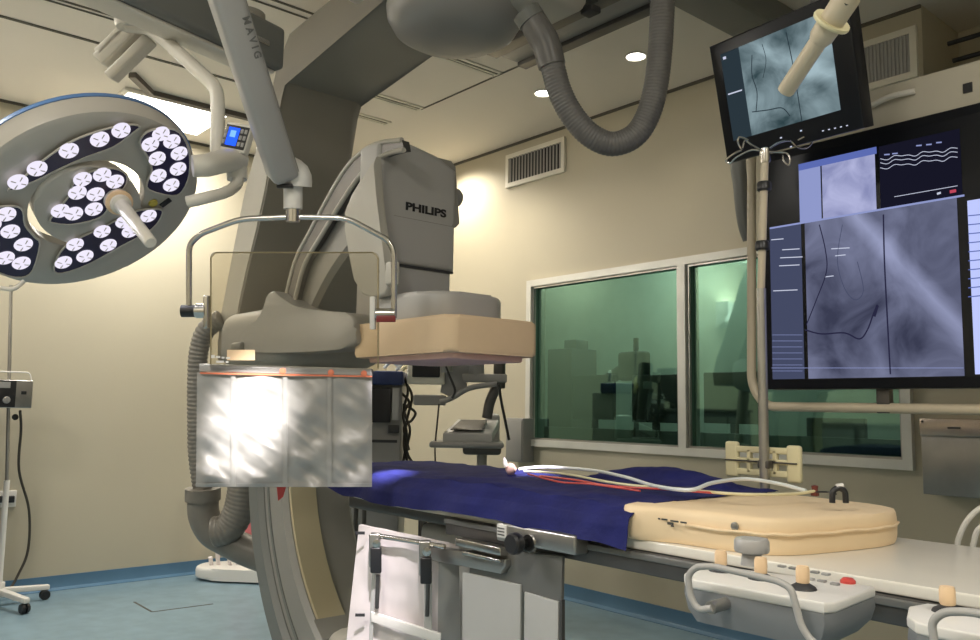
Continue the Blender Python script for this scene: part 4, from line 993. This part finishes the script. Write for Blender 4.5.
# ------------------------------------------------------------------ sterile handle of the second lamp (close, upper right)
ha, hb_ = at(785, 92, 1.32), at(826, 30, 1.24)
hd = (ha - hb_).normalized(); L_ = (ha - hb_).length
r = thing('lamp_handle_cover', 'cream sterile lamp handle with flange hanging in front of the monitors', 'lamp handle', ha)
MB().lathe([(.0135, 0), (.0135, L_ - .004), (.012, L_), (.001, L_)], hb_, hd, 24).build('grip_tube', 'polebeige', r)
MB().lathe([(.0175, -.012), (.019, -.008), (.018, .012), (.0145, .02)], hb_, hd, 24).build('grip_collar', 'polebeige', r)
MB().lathe([(.016, -.016), (.028, -.017), (.029, -.014), (.028, -.011), (.016, -.010)], hb_, hd, 28).build('flange_disc', 'cream', r)
MB().lathe([(.0185, -.016), (.019, -.055), (.015, -.062), (.014, -.075), (.019, -.080), (.019, -.16), (.028, -.17), (.028, -.22)], hb_, hd, 24).build('handle_socket', 'polebeige', r)
MB().lathe([(.004, 0), (.004, .003)], hb_ - hd * .035 - FW * .0215, -FW, 10).build('socket_screw', 'black', r)
hp0 = hb_ - hd * .21
MB().tube(fillet([hp0, hp0 - hd * .10, hp0 - hd * .16 + Z * .2, V((hp0 - hd * .16).x, (hp0 - hd * .16).y, H)], .08), .028, 16).build('lamp_arm', 'lampw', r)

# ------------------------------------------------------------------ wall things on the right
r = thing('stainless_wall_box', 'stainless steel dispenser box on the wall below the large display', 'dispenser', (4.36, -.1, .82))
xb0 = on(921, 440, 'y', -.12).x; zb1, zb0 = on(925, 418, 'y', -.12).z, on(925, 494, 'y', -.12).z
MB().bb((xb0, -.12, zb0), (xb0 + .40, 0, zb1 - .075), bev=.004).build('box_body', 'steel', r)
MB().bb((xb0 - .003, -.128, zb1 - .075), (xb0 + .403, 0, zb1), bev=.006).build('box_lid', mat('polished_lid', (.62, .52, .44), .25, .8), r)
MB().bb((xb0 + .11, -.130, zb1 - .042), (xb0 + .16, -.127, zb1 - .034)).build('lid_badge', 'steeld', r)
MB().lathe([(.004, 0), (.004, .004)], (xb0 + .012, -.127, zb1 - .015), (0, -1, 0), 10).build('lid_screw', 'black', r)
# white cables looping by the table's far right
r = thing('white_cable_loop', 'two white cables looping up at the right edge above the table', 'cable', q(965, 545, TZ))
MB().tube([on(x, y, 'y', -1.66) for x, y in ((958, 760), (956, 620), (957, 552), (960, 535), (967, 521), (978, 510), (992, 503))], .0065, 8, smooth=6).build('cable_strand', 'cablew', r)
MB().tube([on(x, y, 'y', -1.66) for x, y in ((980, 780), (975, 630), (973, 556), (974, 542), (978, 530), (990, 522))], .0065, 8, smooth=6).build('cable_strand', 'cablew', r)

# ------------------------------------------------------------------ background equipment behind the table
BD = 4.75
def bk(px, py, d=0.): return at(px, py, BD + d)
FH = V(FW.x, FW.y, 0).normalized(); RH = V(RT.x, RT.y, 0).normalized()
r = thing('equipment_cart', 'grey medical equipment cart with navy top behind the silver curtain', 'cart', V(bk(380, 400).x, bk(380, 400).y, 0))
c0 = bk(360, 400, .15)
def eb(px0, py0, px1, py1, dd_, depth, bev=.005, mb=None):
    a, b = bk(px0, py1, dd_), bk(px1, py0, dd_); mid = (a + b) / 2 + FH * depth / 2
    return (mb or MB()).box(mid, (abs((b - a).dot(RH)), depth, b.z - a.z), ax=(RH, FH, Z), bev=bev)
eb(342, 384, 401, 600, 0, .35, .01).build('cart_body', 'grey2', r)
eb(340, 371, 403, 384, -.02, .38, .012).build('cart_cap', 'blue', r)
eb(350, 388, 391, 422, -.012, .02).build('cart_screen', 'black', r)
eb(388, 425, 399, 433, -.012, .02, .003).build('drive_slot', 'black2', r)
eb(392, 388, 399, 420, -.008, .01, .003).build('button_strip', 'grey', r)
eb(345, 440, 397, 442, -.006, .01, .0).build('drawer_gap', 'black2', r)
for px in (352, 392): MB().lathe([(.001, 0), (.04, .005), (.05, .02), (.05, .045), (.035, .055), (.001, .06)], V(bk(px, 500, .1).x, bk(px, 500, .1).y, .05) - RH * .03, RH, 16).build('caster', 'black', r)
# cable bundle beside cart
r = thing('cable_bundle', 'tangle of dark cables hanging along the right side of the grey cart', 'cables', bk(408, 456))
for pp in (((402, 372), (408, 390), (404, 410), (410, 430), (407, 452), (418, 470)), ((404, 380), (412, 396), (407, 420), (404, 445), (410, 470)), ((400, 392), (409, 402), (403, 415), (407, 437), (402, 468)), ((403, 404), (415, 412), (412, 420), (404, 428), (409, 450))):
    MB().tube([bk(x, y, .1 + random.uniform(-.03, .03)) for x, y in pp], .008, 8, smooth=6).build('cable_strand', 'cabled', r)
MB().tube([bk(x, y, .1) for x, y in ((402, 370), (407, 366), (412, 372), (410, 381), (403, 384))], .014, 8, smooth=6).build('cable_strand', 'cream', r)
# articulated arm monitor
r = thing('ceiling_boom_console', 'grey articulated boom with cables and small screen below the detector', 'boom', bk(460, 380))
eb(412, 361, 440, 377, 0, .06, .006).build('screen_glass', 'black', r)
eb(407, 356, 445, 384, .012, .07, .008).build('screen_housing', 'slotlite', r)
eb(413, 395, 446, 405, .02, .05, .01).build('lower_link', 'grey2', r)
MB().tube([bk(440, 402), bk(452, 398), bk(470, 388), bk(497, 384)], .016, 10, smooth=5).build('curved_link', 'grey2', r)
eb(462, 374, 507, 382, 0, .06, .008).build('upper_link', 'grey2', r)
MB().prism([bk(446, 358, .02), bk(470, 360, .02), bk(466, 392, .02), bk(452, 398, .02), bk(440, 392, .02)], FH * .06, bev=.008).build('joint_housing', 'grey2', r)
MB().tube([bk(446, 360, -.03), bk(447, 372, -.03)], .035, 14).build('swivel_joint', 'steel', r)
MB().tube([bk(500, 352, .05), bk(499, 388, .05)], .035, 14).build('drop_column', 'steeld', r)
MB().tube([bk(475, 352, .05), bk(476, 376, .05)], .05, 14).build('drop_column', 'grey2', r)
MB().tube([bk(x, y, -.06) for x, y in ((444, 360), (449, 375), (455, 390), (452, 398))], .007, 8, smooth=5).build('boom_cable', 'black', r)
MB().tube([bk(x, y, -.06) for x, y in ((499, 384), (501, 400), (505, 420), (509, 440))], .008, 8, smooth=5).build('boom_cable', 'black', r)
MB().tube([bk(x, y, -.03) for x, y in ((439, 404), (437, 425), (435, 450), (436, 475))], .005, 8, smooth=5).build('boom_cable', 'cabled', r)
MB().tube([bk(497, 386, .05), bk(490, 402, .05), bk(487, 418, .05)], .03, 12, smooth=4).build('console_neck', 'steeld', r)
for pp in (((386, 362), (395, 358), (402, 364), (396, 370)), ((390, 358), (400, 366), (404, 360)), ((384, 368), (392, 362), (401, 369))):
    MB().tube([bk(x, y, .3) for x, y in pp], .010, 8, smooth=5).build('clear_tube_coil', 'tubew', r)
r = thing('touch_console', 'small grey console with dark sloping screen on a round shelf', 'console', bk(470, 446))
def tilt(px0, py0, px1, py1, px2, py2, px3, py3, d0, d1, th_, m_, name, par):
    MB().prism([bk(px0, py0, d1), bk(px1, py1, d1), bk(px2, py2, d0), bk(px3, py3, d0)], V(0, 0, -th_), bev=.006).build(name, m_, par)
tilt(458, 419, 499, 420, 492, 434, 443, 433, -.08, .10, .05, 'grey', 'console_body', r)
tilt(461, 420.5, 487, 421, 483, 431, 450, 430.5, -.075, .09, .004, 'black', 'console_screen', r)
bpy.data.objects['console_screen'].location.z += .006
eb(485, 414, 500, 444, .10, .12, .02).build('console_support', 'grey', r)
MB().box(bk(467, 444, .05), (.42, .30, .035), ax=(RH, FH, Z), bev=.015, seg=4).build('shelf', 'grey2', r)
MB().box(bk(482, 449, .05), (.22, .18, .06), ax=(RH, FH, Z), bev=.02).build('shelf_bracket', 'steeld', r)
MB().tube([V(bk(482, 452, .1).x, bk(482, 452, .1).y, .05), bk(482, 448, .1)], .03, 16).build('stand_post', 'grey2', r)
for k in range(4):
    a = k * PI / 2 + .4; c = V(bk(482, 452, .1).x, bk(482, 452, .1).y, .06)
    MB().tube([c, c + V(math.cos(a), math.sin(a), -.05) * .28], .02, 10).build('stand_foot', 'grey2', r)
r = thing('grey_wall_cabinet', 'small grey cabinet on the wall left of the control room window', 'cabinet', V(1.55, -.1, .85))
xa, xb_ = on(506, 430, 'y', -.1).x, on(523, 430, 'y', -.1).x
MB().bb((xa, -.10, on(515, 462, 'y', -.1).z), (xb_, 0, on(515, 418, 'y', -.1).z), bev=.006).build('cabinet_body', 'grey2', r)
MB().bb((xa + .008, -.106, on(515, 460, 'y', -.1).z), (xb_ - .008, -.10, on(515, 420, 'y', -.1).z), bev=.002).build('cabinet_door', 'grey2', r)
# dark frame pieces under the table, behind (stool / trolley legs)
r = thing('instrument_trolley', 'dark metal trolley frame standing behind the table head', 'trolley', V(bk(380, 500, -.6).x, bk(380, 500, -.6).y, 0))
tp_ = V(bk(392, 500, -.5).x, bk(392, 500, -.5).y, 0)
for sx in (-.16, .16):
    for sy in (-.14, .14):
        p_ = tp_ + RH * sx + FH * sy; MB().tube([p_ + Z * .06, p_ + Z * .72], .012, 12).build('leg', 'steeld', r)
        MB().lathe([(.001, -.012), (.028, -.012), (.03, 0), (.028, .012), (.001, .012)], p_ + Z * .031, RH, 16).build('caster', 'black', r)
MB().box(tp_ + Z * .73, (.38, .33, .025), ax=(RH, FH, Z), bev=.004).build('tray', 'steeld', r)
MB().box(tp_ + Z * .25, (.36, .31, .02), ax=(RH, FH, Z), bev=.004).build('lower_shelf', 'steeld', r)

# ------------------------------------------------------------------ left: stand with device, outlet, base on floor
r = thing('device_stand', 'white stand on casters carrying the small device at the left edge', 'stand', (.40, -2.85, 0))
sy_ = on(4, 520, 'x', .27).y
sp_ = V(.27, sy_, 0)
MB().tube([sp_ + Z * .08, sp_ + Z * .70], .016, 14).build('lower_pole', 'white', r)
MB().tube([sp_ + Z * .70, V(.27, on(10, 300, 'x', .27).y, on(10, 285, 'x', .27).z)], .010, 14).build('upper_pole', 'steel', r)
MB().lathe([(.001, 0), (.016, .006), (.018, .016), (.001, .024)], V(.285, sy_ + .012, on(6, 417, 'x', .285).z), X, 14).build('clamp_knob', 'black', r)
hubz = .085
lg = [on(27, 600, 'z', .075), on(49, 586, 'z', .075)]
lg += [V(.62, sp_.y - .26, .075), V(.12, sp_.y - .22, .075)]
for e in lg:
    d = e - V(sp_.x, sp_.y, .075)
    l = MB().prism([V(sp_.x, sp_.y, .10) + d.normalized().cross(Z) * .022, V(e.x, e.y, .085) + d.normalized().cross(Z) * .016, V(e.x, e.y, .085) - d.normalized().cross(Z) * .016, V(sp_.x, sp_.y, .10) - d.normalized().cross(Z) * .022], (0, 0, -.03), bev=.006).build('leg', 'white', r)
    wc = V(e.x, e.y, .028) - d.normalized() * .02
    wd_ = d.normalized().cross(Z)
    cz = MB().lathe([(.001, -.022), (.024, -.022), (.0275, -.016), (.0275, -.006), (.015, -.005), (.015, .005), (.0275, .006), (.0275, .016), (.024, .022), (.001, .022)], wc, wd_, 18).build('caster', 'black', l)
MB().tube([V(sp_.x, sp_.y, .05), V(sp_.x, sp_.y, .13)], .03, 16).build('stand_hub', 'white', r)
r = thing('bedside_device', 'small silver box device with black dial panel at the left edge', 'medical device', V(.45, sy_, on(5, 408, 'x', .45).z))
dy0, dy1 = on(-35, 390, 'x', .46).y, on(33, 390, 'x', .46).y; dz0, dz1 = on(15, 408, 'x', .46).z, on(15, 380, 'x', .46).z
MB().bb((.295, dy0, dz0), (.46, dy1, dz1), bev=.006).build('device_case', 'steel', r)
yy = on(16, 390, 'x', .46).y
MB().bb((.458, dy0 + .01, dz0 + .004), (.464, yy, dz1 - .004), bev=.001).build('black_panel', 'black', r)
c = on(6.5, 400, 'x', .464)
MB().lathe([(.020, 0), (.018, .008), (.010, .010), (.001, .010)], c, X, 18).build('dial', 'grey2', r)
c = on(24, 393, 'x', .462); MB().bb((.46, c.y - .014, c.z - .008), (.466, c.y + .012, c.z + .010), bev=.001).build('black_switch', 'black', r)
MB().bb((.462, dy0 + .012, dz1 - .045), (.466, yy - .03, dz1 - .012)).build('meter_window', 'lcd' if False else 'grey', r)
MB().tube(fillet([V(.45, dy0, dz1), V(.45, dy0, dz1 + .045), V(.45, dy1 - .02, dz1 + .045), V(.45, dy1 - .008, dz1 - .005)], .02), .004, 8).build('carry_handle', 'white', r)
xw = .06
o = MB().tube([V(.38, on(20, 412, 'x', .38).y, on(20, 411, 'x', .38).z), on(21, 430, 'x', .3), on(19, 470, 'x', .2), on(29, 510, 'x', .12), on(28, 550, 'x', .08), on(18, 575, 'x', .09), on(10, 588, 'x', .12), on(2, 590, 'x', .15), on(-12, 592, 'x', .15)], .0075, 10, smooth=6).build('power_cord', 'cabled')
tag(o, 'dark power cord hanging from the small device down the left wall', 'cord')
r = thing('wall_outlet', 'white double wall outlet with black plugs low on the left wall', 'outlet', (0, -2.7, .5))
ya_, yb_ = on(-6, 498, 'x', 0).y, on(16, 498, 'x', 0).y; za, zb = on(8, 507, 'x', 0).z, on(8, 490.5, 'x', 0).z
MB().bb((0, ya_, za), (.014, yb_, zb), bev=.003).build('outlet_plate', 'white', r)
for x in (1, 11):
    c = on(x, 499, 'x', .014); MB().bb((.012, c.y - .018, c.z - .02), (.036, c.y + .016, c.z + .02), bev=.005).build('outlet_plug', 'black', r)
# white base on the floor behind the hoses
r = thing('floor_stand_base', 'white rounded floor stand base behind the C-arm hoses', 'stand', (.55, -1.45, 0))
e1 = on(199, 574, 'z', .05); e2 = on(285, 577, 'z', .05)
ed = (e2 - e1).normalized(); es = Z.cross(ed)
cc_ = (e1 + e2) / 2 - ed * .07; L2 = (e2 - e1).length
pts = []
for k in range(32):
    a = 2 * PI * k / 32; x = math.copysign(abs(math.cos(a)) ** .5, math.cos(a)) * (L2 / 2 + .12); y = math.copysign(abs(math.sin(a)) ** .8, math.sin(a)) * .16
    pts.append(V(cc_.x, cc_.y, .012) + ed * (x + .12) + es * (y + .14))
MB().prism(pts, (0, 0, .075), bev=.02, seg=4).build('base_shell', 'white', r)
for x, h_ in ((205, .06), (212, .09), (224, .07), (232, .10), (243, .06)):
    p_ = on(x, 568, 'z', .085); p_ = p_ + es * .1
    MB().tube([V(p_.x, p_.y, .08), V(p_.x + .01, p_.y - .015, .08 + h_)], .014, 10).build('base_fitting', 'skirt', r)
p_ = on(236, 566, 'z', .085) + es * .14
MB().tube([V(p_.x, p_.y, .08), V(p_.x, p_.y, 1.1)], .03, 16).build('stand_post', 'skirt', r)
o = MB().box(V(p_.x + .05, p_.y - .02, .36), (.03, .16, .22), ax=(FH, RH, Z), bev=.012).build('red_pouch', mat('soft_red', (.62, .16, .17), .5), None)
tag(o, 'soft red pouch hanging on the stand behind the grey hoses', 'pouch')
MB().prism([at(276, 480, 2.46), at(288, 480, 2.46), at(283, 497, 2.46), at(278, 501, 2.46)], FW * .004, bev=.001).build('red_tag', 'red', shield)
# floor marks
mb = MB(); A, B, C2 = on(134, 602, 'z', 0), on(152, 612, 'z', 0), on(213, 604, 'z', 0)
for a_, b_ in ((A, B), (B, C2)):
    d = (b_ - a_).normalized(); s_ = d.cross(Z) * .006
    mb.prism([a_ + s_, b_ + s_, b_ - s_, a_ - s_], (0, 0, .0015))
struct(mb, 'trim_6', 'seam')

# ------------------------------------------------------------------ dark furniture added out of view to darken the window's reflection
r = thing('added_dark_rack', 'dark rack added out of view to darken the mirrored left window pane', 'rack', (.35, -3.75, 0))
MB().bb((.05, -4.35, .06), (.60, -3.05, 1.15), bev=.01).build('rack_body', 'black2', r)
MB().bb((.04, -4.37, 1.15), (.62, -3.03, 1.18), bev=.005).build('rack_top', 'steeld', r)
for k in range(3): MB().bb((.60, -4.30 + .42 * k, .15), (.612, -3.91 + .42 * k, 1.10), bev=.002).build('rack_door', 'paneld', r)
r = thing('added_dark_monitor', 'dark monitor added on the unseen rack to darken the mirrored left window pane', 'monitor', (.3, -3.5, .98))
MB().bb((.18, -3.62, 1.25), (.40, -3.25, 1.60), bev=.01).build('monitor_housing', 'black', r)
MB().bb((.22, -3.50, 1.181), (.36, -3.40, 1.26), bev=.01).build('monitor_foot', 'black2', r)
r = thing('added_dark_cabinet', 'low dark cabinet added behind the camera to darken the mirrored right window pane', 'cabinet', (1.9, -5.3, 0))
MB().bb((.8, -5.58, .05), (3.4, -5.05, 1.05), bev=.01).build('cabinet_body', 'steeld', r)
for k in range(4): MB().bb((.84 + .64 * k, -5.05, .12), (1.42 + .64 * k, -5.038, .98), bev=.002).build('cabinet_door', 'paneld', r)
# ------------------------------------------------------------------ lights
def area(name, loc, size, power, col, target=None, sy=None, spread=None):
    l = bpy.data.lights.new(name, 'AREA'); l.energy = power; l.color = col; l.size = size; l.shape = 'RECTANGLE'; l.size_y = sy or size
    if spread: l.spread = spread
    o = bpy.data.objects.new(name, l); C.objects.link(o); o.location = loc
    d = (Vector(target) - Vector(loc)) if target is not None else V(0, 0, -1)
    o.rotation_euler = d.to_track_quat('-Z', 'Y').to_euler(); return o
def spot(name, loc, target, power, col, ang=60, blend=.6, rad=.05):
    l = bpy.data.lights.new(name, 'SPOT'); l.energy = power; l.color = col; l.spot_size = math.radians(ang); l.spot_blend = blend; l.shadow_soft_size = rad
    o = bpy.data.objects.new(name, l); C.objects.link(o); o.location = loc
    o.rotation_euler = (Vector(target) - Vector(loc)).to_track_quat('-Z', 'Y').to_euler(); return o
warm = (1, .90, .74); neut = (1, .95, .87)
# wall uplighter added out of view to brighten the ceiling
r = thing('added_uplighter', 'white wall uplighter added out of view on the left wall to brighten the ceiling', 'added wall light', (.1, -4.9, 2.2))
MB().prism([V(.0, -5.2, 2.3), V(.16, -5.2, 2.3), V(.12, -5.2, 2.22), V(0, -5.2, 2.15)], (0, .6, 0), bev=.005).bb((.13, -5.2, 2.28), (.17, -4.6, 2.45), bev=.004).bb((.0, -4.63, 2.28), (.15, -4.6, 2.45)).bb((.0, -5.2, 2.28), (.15, -5.17, 2.45)).build('light_trough', 'white', r)
area('added_uplight', (.065, -4.9, 2.33), .10, 60, neut, target=(.5, -4.6, 3.0), sy=.5)
area('panel_lamp', (.46, -2.05, H - .04), .5, 42, neut, sy=.6)
# ceiling panels and lamps added out of view to light the room
for i, (x, y, e) in enumerate(((.6, -4.4, 26), (2.6, -4.6, 26), (5.2, -4.8, 46), (6.6, -2.9, 24))):
    area('added_ceiling_lamp', (x, y, H - .05), .6, e, neut, sy=.6)
    pr = thing('ceiling_light_panel', ['', '', '', ''][i] or 'square ceiling light panel added out of view to light the room', 'ceiling light', (x, y, H), 'ceiling panels added outside the frame')
    MB().bb((x - .32, y - .32, H - .02), (x + .32, y + .32, H), bev=.004).build('frame', 'slotlite', pr)
    MB().bb((x - .29, y - .29, H - .024), (x + .29, y + .29, H - .01)).build('diffuser', 'lit', pr)
spot('downlight_lamp', (1.0, -.28, H - .02), (1.0, -.2, 0), 60, warm, 150, .8, .04)
area('added_control_room_lamp', (1.5, 1.5, H - .05), .6, 40, (.95, 1, .9), sy=.6)  # unseen lamp added to brighten the wall behind the glass
for x in (1.65, 2.345, 3.04):
    spot('downlight_lamp', (x, -.51, H - .02), (x, -.45, 0), 30 if x < 2 else 8, warm, 120, .8, .04)
# light of the second surgical lamp (head above the frame, handle visible) onto curtain, drape and skirt
s0 = hp0 - hd * .12
spot('surgical_lamp_beam', V(5.2, -3.4, 2.75), at(252, 413, 2.4), 1700, (1, .95, .92), 6.3, .9, .04)
spot('surgical_lamp_beam', V(5.2, -3.4, 2.75), at(352, 585, 2.4), 520, (1, .92, .96), 9, .8, .04)
spot('surgical_lamp_beam', LC + nrm * .06, LC + nrm * 2, 40, (.95, .93, 1), 80, .6, .15)
spot('surgical_lamp_beam', V(5.2, -3.4, 2.75), q(535, 474, ZD), 2500, (1, .9, 1), 4.5, .9, .03)
spot('surgical_lamp_beam', V(5.2, -3.4, 2.75), on(392, 474, 'y', -2.25), 2500, (1, .92, 1), 3.5, .9, .03)
w = bpy.data.worlds.new('world'); sc.world = w; w.use_nodes = True
w.node_tree.nodes['Background'].inputs[0].default_value = (.8, .85, .9, 1); w.node_tree.nodes['Background'].inputs[1].default_value = .1
sc.view_settings.view_transform = 'Standard'; sc.view_settings.look = 'None'; sc.view_settings.exposure = .08; sc.view_settings.gamma = 1
